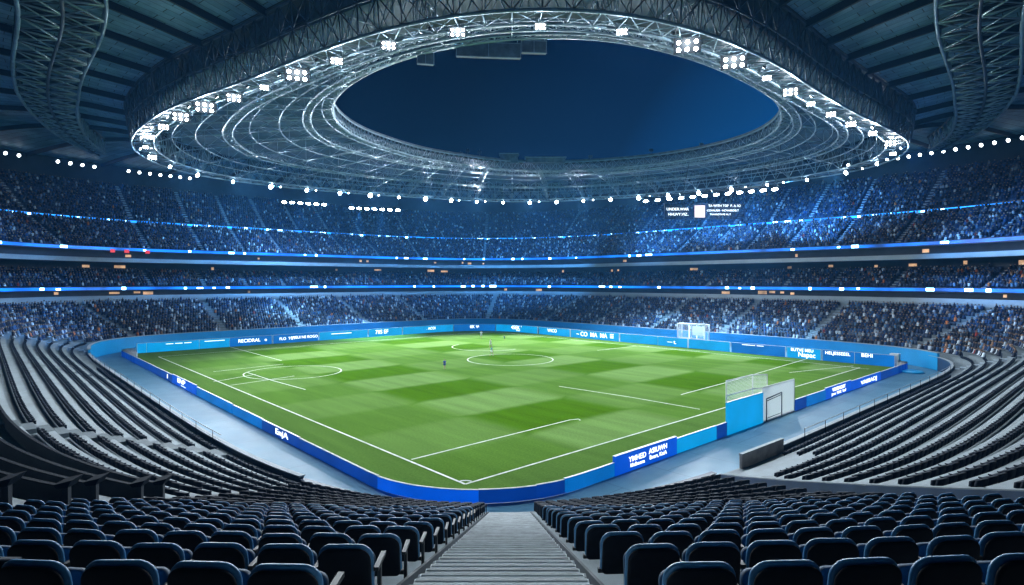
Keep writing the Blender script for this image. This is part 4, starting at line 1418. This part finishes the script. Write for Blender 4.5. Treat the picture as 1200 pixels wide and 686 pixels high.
grid_mesh('gutter', [ringpts(R1 * 1.05, 41.5), ringpts(R1 * 0.955, 41.0)], M['rib'], lr, closed=True)
# catwalk
cw = [ringpts(R1 * 0.975, Z_LR + 0.45), ringpts(R1 * 1.01, Z_LR + 0.45)]
grid_mesh('catwalk', cw, M['trussdark'], lr, closed=True)
# backing sheets between the chords: uneven panels
for k in range(NT):
    if random.random() < 0.5:
        mb = MB()
        k2 = (k + 1) % NT
        a_, b2_ = c_hi_o[k] * 0.5 + mid_o[k] * 0.5, c_hi_o[k2] * 0.5 + mid_o[k2] * 0.5
        off_ = (np.array([RC[0], RC[1], 38]) - a_); off_[2] = 0; off_ = off_ / np.linalg.norm(off_) * 0.6
        mb.add([mid_o[k] + off_, mid_o[k2] + off_, c_hi_o[k2] + off_, c_hi_o[k] + off_], [(0, 1, 2, 3)])
        mb.build('cladding_panel', M['cladding'], lr)

# ---- inner canopy between the light ring and the opening
can = empty('inner_canopy', (0, 0, 0), 0, 'inner roof canopy of radial girders and hoops between the light ring and the opening', 'roof')
NJ = 5
cr = []
for j in range(NJ + 1):
    f_ = j / NJ
    cr.append(ringpts(R1 * 0.97 + (R2 - R1 * 0.97) * f_, 39.6 + 0.8 * f_ + 0.5 * math.sin(math.pi * f_)))
sheet2 = grid_mesh('canopy_sheet', cr, M['canopy'], can, closed=True)
uvl = sheet2.data.uv_layers.new(name='roof')
lv = np.empty(len(sheet2.data.loops), np.int32); sheet2.data.loops.foreach_get('vertex_index', lv)
pa_ = (lv % NT).astype(float).reshape(-1, 4); wrap = (pa_.max(1) - pa_.min(1)) > NT / 2
pa_[wrap] = np.where(pa_[wrap] < NT / 2, pa_[wrap] + NT, pa_[wrap])
uvl.data.foreach_set('uv', np.column_stack([(lv // NT) * 4.0, pa_.ravel() / NT * 290]).astype(np.float32).ravel())
grid_mesh('canopy_deck', [q + np.array([0, 0, 1.0]) for q in cr], M['rib'], can, closed=True)
hoops = []
for f_, z, r, w in ((0.10, 36.2, 0.07, 0), (0.22, 36.6, 0.10, 0), (0.36, 37.0, 0.13, 1.5), (0.50, 37.6, 0.07, 0), (0.66, 38.0, 0.10, 0), (0.80, 38.4, 0.12, 1.2)):
    rad = R1 * 0.97 + (R2 - R1 * 0.97) * f_
    a_ = ringpts(rad, z)
    MB().tube(a_, r, 6, True).build('hoop', M['truss'], can)
    if w:
        b2_ = ringpts(rad - w, z + 0.1); c2_ = ringpts(rad - w / 2, z + 1.4)
        MB().tube(b2_, r * 0.9, 6, True).build('hoop', M['truss'], can)
        mb = MB(); lattice(mb, closed(a_), closed(b2_), 0.05); lattice(mb, closed(a_), closed(c2_), 0.05, cross=False); lattice(mb, closed(b2_), closed(c2_), 0.05, cross=False)
        mb.build('hoop_lattice', M['truss'], can)
    hoops.append(a_)
for k in range(0, NT, 4):
    mb = MB()
    lo = [c_lo_i[k]] + [h[k] for h in hoops] + [ringpts(R2, Z_IN)[k]]
    hi = [q[k] for q in cr]
    hi_f = [np.array([np.interp(f_, np.linspace(0, 1, NJ + 1), [h[c3] for h in hi]) for c3 in range(3)]) - np.array([0, 0, 0.15]) for f_ in (0, 0.10, 0.22, 0.36, 0.50, 0.66, 0.8, 1.0)]
    for i in range(7):
        mb.bar(lo[i], lo[i + 1], 0.085, 5); mb.bar(hi_f[i], hi_f[i + 1], 0.085, 5)
        mb.bar(lo[i], hi_f[i + 1], 0.05, 4); mb.bar(lo[i + 1], hi_f[i + 1], 0.05, 4); mb.bar(hi_f[i], lo[i + 1], 0.04, 4)
    mb.build('radial_girder', M['truss'], can)

# ---- ring round the opening
ir = empty('opening_ring_truss', (0, 0, 0), 0, 'pale lattice ring truss framing the oval sky opening', 'truss')
i_lo = ringpts(R2, Z_IN); i_lo2 = ringpts(R2 + 1.6, Z_IN - 0.1); i_hi = ringpts(R2 - 0.1, 40.9)
for P_, r in ((i_lo, 0.15), (i_lo2, 0.11), (i_hi, 0.15)):
    MB().tube(P_, r, 6, True).build('chord', M['truss'], ir)
mb = MB(); lattice(mb, closed(i_lo), closed(i_hi), 0.06); lattice(mb, closed(i_lo), closed(i_lo2), 0.05); mb.build('lattice', M['truss'], ir)
grid_mesh('edge_sheet', [i_hi + np.array([0, 0, 0.05]), i_hi + np.array([0, 0, 0.5])], M['cladding'], ir, closed=True)

# ---- outer arc trusses under the roof, left and right
for sgn, lab in ((-1, 'dark lattice arc truss under the roof at the upper left'), (1, 'dark lattice arc truss under the roof at the upper right')):
    t = empty('arc_truss', (0, 0, 0), 0, lab, 'truss')
    ctl = np.array([(-24, 22), (-34, 41), (-45.5, 60.3), (-61, 76.6), (-74, 93.5), (-84.5, 112), (-89.5, 127)]) if sgn < 0 else \
        np.array([(22, 22), (35, 41), (47.6, 60.3), (64.7, 79.6), (75.5, 93.8), (84.5, 108.5), (89.5, 124)])
    tt = np.linspace(0, len(ctl) - 1, 34)
    cl = np.stack([np.interp(tt, range(len(ctl)), ctl[:, j]) for j in (0, 1)], 1)
    for _ in range(6): cl[1:-1] = (cl[:-2] + 2 * cl[1:-1] + cl[2:]) / 4
    tg = np.gradient(cl, axis=0); tg /= np.linalg.norm(tg, axis=1)[:, None]
    nv = np.stack([-tg[:, 1], tg[:, 0]], 1) * (1 if sgn < 0 else -1)
    hw_ = np.interp(np.arange(34), [0, 20, 33], [3.6, 3.6, 1.2])[:, None]

    def el_(k, z):
        return np.column_stack([cl + nv * hw_ * k, np.full(34, z)])
    a_, b2_, c2_, d2_ = el_(1.0, 40.6), el_(-1.0, 40.6), el_(1.0, 43.6), el_(-1.0, 43.6)
    m2_ = el_(0.0, 40.3)
    MB().tube(m2_, 0.2, 6).build('chord', M['trussdark'], t)
    for q, r, m_ in ((a_, 0.24, 'truss'), (b2_, 0.2, 'truss'), (c2_, 0.24, 'trussdark'), (d2_, 0.24, 'trussdark')):
        MB().tube(q, r, 6).build('chord', M[m_], t)
    mb = MB(); lattice(mb, a_, b2_, 0.13); lattice(mb, a_, c2_, 0.16); mb.build('outer_lattice', M['trussdark'], t)
    mb = MB(); lattice(mb, b2_, d2_, 0.15); lattice(mb, a_, m2_, 0.12); lattice(mb, m2_, b2_, 0.12); mb.build('inner_lattice', M['truss'], t)
    mb = MB()
    for i in range(33):
        if True:
            mb.add([c2_[i] - [0, 0, .1], c2_[i + 1] - [0, 0, .1], d2_[i + 1] - [0, 0, .1], d2_[i] - [0, 0, .1]], [(0, 1, 2, 3)])
    mb.build('deck_sheet', M['rib'], t)

# ---- boxes hanging at the opening's near edge and standing on its far edge
def hung_box(px0, px1, py0, py1, Y, label, tilt=0.0, pylons=True):
    x0, x1 = (px0 - CX) / F_PX * Y, (px1 - CX) / F_PX * Y
    z1, z0 = CAM_Z + (HOR - py0) / F_PX * Y, CAM_Z + (HOR - py1) / F_PX * Y
    t = empty('hanging_screen', ((x0 + x1) / 2, Y, z0), tilt, label, 'screen')
    w, h = x1 - x0, z1 - z0
    MB().box((0, 0, h / 2), (w, 0.5, h)).build('housing', M['cladding'], t)
    f = MB()
    for zz_ in (0.0, h): f.box((0, -0.28, zz_), (w + 0.1, 0.07, 0.09))
    for xx in np.linspace(-w / 2, w / 2, 3): f.box((xx, -0.28, h / 2), (0.08, 0.07, h))
    f.build('frame', M['truss'], t)
    h_ = MB()
    for xx in (-w * 0.45, w * 0.45): h_.bar((xx, 0, h), (xx * 1.05, 0.3, h + 1.6), 0.05)
    h_.build('hanger', M['truss'], t)
    return t


hung_box(535, 610, 51, 68, 65.5, 'long pale box hanging under the near edge of the sky opening', 0.09)
hung_box(611, 640, 49, 63, 65.0, 'lattice-sided pale box at the right end of the long hanging box', 0.09)
hung_box(489, 508, 62, 76, 67.0, 'small pale box hanging left of the long box at the opening', 0.25)
for (px0, px1, py0, py1, lab) in ((586, 607, 182, 192, 'smaller pale cabin on the far rim of the roof opening'), (616, 662, 186, 193, 'long pale cabin on the far rim of the roof opening')):
    Y = 137.0
    x0, x1 = (px0 - CX) / F_PX * Y, (px1 - CX) / F_PX * Y
    z1, z0 = CAM_Z + (HOR - py0) / F_PX * Y, 40.6
    t = empty('rim_cabin', ((x0 + x1) / 2, Y, z0), 0, lab, 'cabin')
    MB().box((0, 0, (z1 - z0) / 2), (x1 - x0, 2.4, z1 - z0)).build('body', M['cladding'], t)
    MB().box((0, 0, z1 - z0 + 0.08), (x1 - x0 + 0.4, 2.8, 0.16)).build('lid', M['truss'], t)
for q, (px, hh) in enumerate(((540, 2.5), (548, 3.2), (562, 3.0), (692, 1.6), (763, 2.4), (822, 2.6))):
    Y = 137.0 - 0.0006 * (px - 620) ** 2 * 0.4
    x = (px - CX) / F_PX * Y
    t = empty('rim_mast', (x, Y, 40.7), 0, 'thin dark mast on the far rim of the opening, %s from the left' % ordinal(q + 1), 'mast', 'masts on the far rim of the opening')
    MB().bar((0, 0, 0), (0, 0, hh), 0.12, 6, 0.05).build('pole', M['trussdark'], t)
    MB().box((0, 0, hh * 0.8), (0.9, 0.3, 0.5)).build('antenna_box', M['trussdark'], t)

# ------------------------------------------------------------------ floodlights
FL_PROTO = {}


def floodlight(loc, aim, size, label, group, lens='lens', power=0.0, cone=100, blend=0.6, colr=(0.82, 0.92, 1.0), beam=None, spill=0.0):
    d = Vector(aim) - Vector(loc); d.normalize()
    t = empty('floodlight', loc, 0, label, 'floodlight', group)
    q = d.to_track_quat('-Z', 'Y')
    t.rotation_mode = 'QUATERNION'; t.rotation_quaternion = q
    key = lens
    if key == 'cluster' and key not in FL_PROTO:
        hb = MB(); hb.box((0, 0, 0.22), (2.3, 1.3, 0.3)); hb.box((0, 0, 0.5), (1.2, 0.6, 0.26)); hb.box((0, 0.7, 0.05), (2.3, 0.05, 0.4), 0, 0.3)
        parts = [hb.build('housing', M['pitblack'], t)]
        for cx_ in (-0.72, 0, 0.72):
            for cy_ in (-0.31, 0.31):
                lb = MB(); m_ = 14; vs = [(cx_, cy_, -0.06)]
                for r, z in ((0.10, -0.03), (0.17, 0.06)):
                    vs += [(cx_ + r * math.cos(2 * math.pi * i / m_), cy_ + r * math.sin(2 * math.pi * i / m_), z) for i in range(m_)]
                fs = [(0, 1 + (i + 1) % m_, 1 + i) for i in range(m_)] + [(1 + i, 1 + (i + 1) % m_, 1 + m_ + (i + 1) % m_, 1 + m_ + i) for i in range(m_)]
                lb.add(vs, fs, True); parts.append(lb.build('lens', M['lens'], t))
        yb = MB(); yb.bar((-1.22, 0, 0.2), (-1.22, 0, 0.9), 0.05); yb.bar((1.22, 0, 0.2), (1.22, 0, 0.9), 0.05); yb.bar((-1.22, 0, 0.9), (1.22, 0, 0.9), 0.05); yb.bar((0, 0, 0.9), (0, 0, 1.5), 0.06)
        parts.append(yb.build('yoke', M['pitblack'], t))
        FL_PROTO[key] = tuple(parts)
    elif key not in FL_PROTO:
        hb = MB(); hb.bar((0, 0, 0.42), (0, 0, 0.0), 0.30, 14, 0.52); hb.bar((0, 0, 0.6), (0, 0, 0.42), 0.12, 10)
        for i in range(6):
            a = i * math.pi / 3; hb.box((0.36 * math.cos(a), 0.36 * math.sin(a), 0.25), (0.22, 0.03, 0.3), a)
        h_ = hb.build('housing', M['pitblack'], t)
        lb = MB()
        m_ = 18; vs = [(0, 0, -0.10)]
        for r, z in ((0.28, -0.08), (0.48, -0.01)):
            vs += [(r * math.cos(2 * math.pi * i / m_), r * math.sin(2 * math.pi * i / m_), z) for i in range(m_)]
        fs = [(0, 1 + (i + 1) % m_, 1 + i) for i in range(m_)] + [(1 + i, 1 + (i + 1) % m_, 1 + m_ + (i + 1) % m_, 1 + m_ + i) for i in range(m_)]
        lb.add(vs, fs, True); l_ = lb.build('lens', M[lens], t)
        yb = MB(); yb.bar((-0.58, 0, 0.2), (-0.58, 0, 0.75), 0.04); yb.bar((0.58, 0, 0.2), (0.58, 0, 0.75), 0.04); yb.bar((-0.58, 0, 0.75), (0.58, 0, 0.75), 0.04); yb.bar((0, 0, 0.75), (0, 0, 1.2), 0.05)
        y_ = yb.build('yoke', M['pitblack'], t)
        FL_PROTO[key] = (h_, l_, y_)
    else:
        for p_ in FL_PROTO[key]:
            c_ = p_.copy(); COL.objects.link(c_); c_.parent = t
    t.scale = (size, size, size)
    if power:
        li = bpy.data.lights.new('flood_beam', 'SPOT')
        li.energy = power; li.spot_size = R(cone); li.spot_blend = blend; li.shadow_soft_size = 0.45; li.color = colr
        lo = bpy.data.objects.new('flood_beam', li); COL.objects.link(lo)
        bd = (Vector(beam) - Vector(loc)).normalized() if beam is not None else d
        lo.location = Vector(loc) + d * (0.25 * size) + bd * 0.2; lo.rotation_mode = 'QUATERNION'; lo.rotation_quaternion = bd.to_track_quat('-Z', 'Y')
    if spill:
        li = bpy.data.lights.new('lens_spill', 'POINT'); li.energy = spill; li.shadow_soft_size = 0.15; li.color = (0.78, 0.91, 1.0)
        lo = bpy.data.objects.new('lens_spill', li); COL.objects.link(lo); lo.location = Vector(loc) + d * 0.9 * size
    return t


POW = 62000.0
POWN = 9000.0
angs = list(range(0, NT, 3))
# clockwise from the left tip so that labels can count along the ring
tip = int(np.argmin(c_lo_o[:, 0] / c_lo_o[:, 1]))
seq = [(tip - s) % NT for s in range(0, NT, 3)]
cn = uv2w(43, 37.5)
BIG = {}
q = 0
nearc, farc = 0, 0
for s_i, k in enumerate(seq):
    p = ringpts(R1 * 0.985, Z_LR - 0.55)[k]
    isfar = p[1] > 104
    px = CX + F_PX * p[0] / p[1]
    dirc = np.array([cn[0] - p[0], cn[1] - p[1]])
    aim = (cn[0] + dirc[0] * (0.15 if isfar else 0.1) + random.uniform(-8, 8), cn[1] + dirc[1] * (0.15 if isfar else 0.1) + random.uniform(-8, 8), 0.0)
    size = random.choice([0.75, 0.9, 1.1, 1.25]) if not isfar else random.choice([0.65, 0.85, 1.05])
    if isfar: farc += 1; lab = 'white floodlight on the far half of the light ring, %s from the right tip' % ordinal(farc)
    else: nearc += 1; lab = 'white floodlight on the near half of the light ring, %s from the left tip' % ordinal(nearc)
    if isfar:
        floodlight(tuple(p), aim, size, lab, 'floodlights on the roof light ring', power=POW if s_i % 2 == 0 else 0, cone=94, blend=0.7, spill=260)
    else:
        # near half: heads tilted back over the near stand, every other one with its beam thrown on the pitch
        floodlight(tuple(p), (p[0] * 0.35, p[1] * 0.25, 4.0), size * random.choice([0.5, 0.62, 0.85]), lab, 'floodlights on the roof light ring', lens='cluster', power=POWN if s_i % 2 == 0 else 0, cone=162, blend=0.3, beam=(p[0] * 0.8, p[1] * 0.72, 0.0), spill=230)
# small companion lamps between the large ones
smallc = 0
ADDED_WASH = 42000.0  # added blue beams, thrown outward only to tint the far stands
for s_i in range(1, NT, 3):
    k = (tip - s_i) % NT
    if random.random() < 0.35: continue
    p = ringpts(R1 * 1.0, Z_LR - 0.25)[k]
    smallc += 1
    floodlight(tuple(p), (cn[0], cn[1], 0), 0.42, 'small lamp between the ring floodlights, %s clockwise from the left tip' % ordinal(smallc), 'small lamps on the roof light ring', 'lenssoft', power=(ADDED_WASH if p[1] > 95 and smallc % 2 else 0), cone=95, colr=(0.08, 0.40, 1.0), beam=tuple(np.append(RC + (p[:2] - RC) * 1.65, 8.0)))

# ---- light banks hanging in front of the far stands
def light_bank(px0, px1, py0, py1, Y, n, label, power, cone, beams, Y1=None):
    Ys = np.linspace(Y, Y if Y1 is None else Y1, n)
    P = [(((px0 + (px1 - px0) * i / (n - 1)) - CX) / F_PX * Ys[i], Ys[i], CAM_Z + (HOR - (py0 + (py1 - py0) * i / (n - 1))) / F_PX * Ys[i]) for i in range(n)]
    t = empty('light_bar', tuple(P[0]), 0, 'thin dark bar carrying the %s' % label, 'bar')
    b0 = Vector(P[0])
    m_ = MB(); m_.tube([Vector(P[0]) - b0 + Vector((-0.6, 0, 0.9)), Vector(P[-1]) - b0 + Vector((0.6, 0, 0.9))], 0.14, 6); m_.build('beam', M['trussdark'], t)
    for e in (0, n - 1): MB().bar(Vector(P[e]) - b0 + Vector((0, 0, 0.9)), Vector(P[e]) - b0 + Vector((0, -3, 9.5)), 0.05).build('hanger', M['trussdark'], t)
    for i, p in enumerate(P):
        floodlight(p, (p[0] * 0.97, p[1] - 11, 2), 1.2, 'floodlight in the %s, %s from the left' % (label, ordinal(i + 1)), 'floodlights in the %s' % label, power=power if i in beams else 0, cone=cone, blend=1.0, colr=(0.28, 0.62, 1.0))


light_bank(333, 380, 237, 240, 150, 6, 'upper left light bank', 240000, 44, (2,))
light_bank(412, 466, 244, 246.5, 152, 7, 'lower left light bank', 240000, 44, (1, 4))
light_bank(757, 908, 236, 222, 142, 12, 'right light bank', 200000, 44, (0, 5, 9), 118)

# ---- soffit lamps at the back of the roof, left and right
R_soff = polar(off(44.6))
for side, lab in ((-1, 'left'), (1, 'right')):
    cnt_ = 0
    for k in range(NT * 2):
        th_ = k / (NT * 2) * 2 * np.pi
        rad = np.interp(th_, np.append(TH, 2 * np.pi), np.append(R_soff, R_soff[0]))
        p = np.array([RC[0] + rad * math.cos(th_), RC[1] + rad * math.sin(th_), 41.2])
        if p[0] * side < 0 or p[1] < 60: continue
        px = CX + F_PX * p[0] / p[1]
        if not (-40 < px < 225 or 985 < px < 1240): continue
        if random.random() < 0.15: continue
        cnt_ += 1
        floodlight(tuple(p), (cn[0], cn[1], 5), 0.75, 'small lamp under the back roof edge on the %s, %s along' % (lab, ordinal(cnt_)), 'soffit lamps under the roof edge', 'lenssoft')

# ------------------------------------------------------------------ hanging score screen
Y = 132.0
sxw = lambda px: (px - CX) / F_PX * Y
szh = lambda py: CAM_Z + (HOR - py) / F_PX * Y
t = empty('score_screen', (sxw(826), Y, szh(248)), 0, 'wide dark score screen with white lettering and a pale picture, below the right light bank', 'screen')
wS, hS = sxw(874) - sxw(780), szh(238) - szh(256)
m_, nt_, b_n = nodes('screen_black_mesh'); b_n.inputs['Base Color'].default_value = (0.01, 0.04, 0.09, 1); b_n.inputs['Alpha'].default_value = 0.35
MB().box((0, 0.1, 0), (wS, 0.12, hS)).build('panel', m_, t)
f = MB()
for xx in (-wS / 2, wS / 2): f.box((xx, 0.05, 0), (0.1, 0.16, hS))
for zz_ in (-hS / 2, hS / 2): f.box((0, 0.05, zz_), (wS, 0.16, 0.1))
f.build('frame', M['navybar'], t)
MB().box((sxw(820) - sxw(826), -0.03, 0.0), (sxw(826) - sxw(814), 0.08, szh(241) - szh(255))).build('picture', M['screenpic'], t)
for body, size, px, py in (('UNDER.WAR', 0.85, 794, 245.5), ('HHUVY.VIZ..', 0.85, 795, 251.5), ('TA WITH TOF  P. A. IO', 0.72, 849, 241.5), ('COVALRM - HOVAMOIB.T', 0.62, 847, 247), ('THAVADYVAE AL:T', 0.55, 844, 251.5)):
    text(body, size, M['led_text'], t, (sxw(px) - sxw(826), -0.06, szh(py) - szh(248)), (math.pi / 2, 0, 0))
for xx in (-wS * 0.3, wS * 0.3): MB().bar((xx, 0, hS / 2), (xx, -6, 9.5), 0.06).build('hanger', M['trussdark'], t)

# ------------------------------------------------------------------ haze, sky, light, camera
hz = bpy.data.meshes.new('haze')
x0, x1, y0, y1, z0, z1 = -330, 330, -225, 425, -1.2, 52
hz.from_pydata([(x, y, z) for x in (x0, x1) for y in (y0, y1) for z in (z0, z1)], [], [(0, 1, 3, 2), (4, 6, 7, 5), (0, 4, 5, 1), (2, 3, 7, 6), (0, 2, 6, 4), (1, 5, 7, 3)])
hm = bpy.data.materials.new('stadium_haze'); hm.use_nodes = True
nt = hm.node_tree; nt.nodes.clear()
ou = N(nt, 'ShaderNodeOutputMaterial'); pv = N(nt, 'ShaderNodeVolumePrincipled')
pv.inputs['Color'].default_value = (0.10, 0.43, 1.0, 1); pv.inputs['Density'].default_value = 0.00032; pv.inputs['Anisotropy'].default_value = 0.25
nt.links.new(pv.outputs[0], ou.inputs['Volume'])
ho = link_mesh('haze', hz, hm); ho['kind'] = 'stuff'; ho['label'] = 'thin blue night haze filling the stadium bowl'

w = bpy.data.worlds.new('World'); scene.world = w; w.use_nodes = True
nt = w.node_tree; bg = nt.nodes['Background']
sky = N(nt, 'ShaderNodeTexSky'); sky.sky_type = 'NISHITA'; sky.sun_disc = False
sky.sun_elevation = R(-9.0); sky.sun_rotation = R(22); sky.air_density = 1.0; sky.dust_density = 0.3; sky.ozone_density = 6.0
tint = N(nt, 'ShaderNodeMixRGB', blend_type='MULTIPLY'); tint.inputs['Fac'].default_value = 1.0; tint.inputs['Color2'].default_value = (0.2, 0.5, 1.0, 1)
nt.links.new(sky.outputs[0], tint.inputs['Color1'])
# afterglow: the blue hour low in the sky to the right, deep navy elsewhere
tc = N(nt, 'ShaderNodeTexCoord')
dt = N(nt, 'ShaderNodeVectorMath', operation='DOT_PRODUCT')
az, el = R(30), R(3)
dt.inputs[1].default_value = (math.sin(az) * math.cos(el), math.cos(az) * math.cos(el), math.sin(el))
nt.links.new(tc.outputs['Generated'], dt.inputs[0])
rp = N(nt, 'ShaderNodeValToRGB'); e = rp.color_ramp.elements
e[0].position = 0.80; e[0].color = (0.0002, 0.0022, 0.009, 1)
e[1].position = 0.99; e[1].color = (0.001, 0.06, 0.22, 1)
x_ = e.new(0.93); x_.color = (0.0004, 0.010, 0.042, 1)
nt.links.new(dt.outputs['Value'], rp.inputs['Fac'])
ad = N(nt, 'ShaderNodeMixRGB', blend_type='ADD'); ad.inputs['Fac'].default_value = 1.0
sc_ = N(nt, 'ShaderNodeVectorMath', operation='SCALE'); sc_.inputs['Scale'].default_value = 6.0
nt.links.new(rp.outputs['Color'], sc_.inputs[0])
nt.links.new(tint.outputs[0], ad.inputs['Color1']); nt.links.new(sc_.outputs[0], ad.inputs['Color2'])
nt.links.new(ad.outputs[0], bg.inputs['Color'])
bg.inputs['Strength'].default_value = 0.15

cam = bpy.data.cameras.new('camera'); co = bpy.data.objects.new('camera', cam); COL.objects.link(co)
co.location = (0, 0, CAM_Z); co.rotation_euler = (R(90), 0, 0)
cam.sensor_width = 36; cam.lens = 36 * F_PX / 1200; cam.shift_y = -(343 - HOR) / 1200
cam.clip_start = 0.1; cam.clip_end = 2000
scene.camera = co

vs_ = scene.view_settings
vs_.view_transform = 'Standard'; vs_.look = 'None'; vs_.exposure = 0.14; vs_.gamma = 1.0
cy = scene.cycles
cy.max_bounces = 5; cy.diffuse_bounces = 3; cy.glossy_bounces = 2; cy.transmission_bounces = 2; cy.volume_bounces = 0; cy.transparent_max_bounces = 8
cy.caustics_reflective = False; cy.caustics_refractive = False
cy.sample_clamp_indirect = 3.0; cy.use_denoising = True
cy.use_light_tree = True
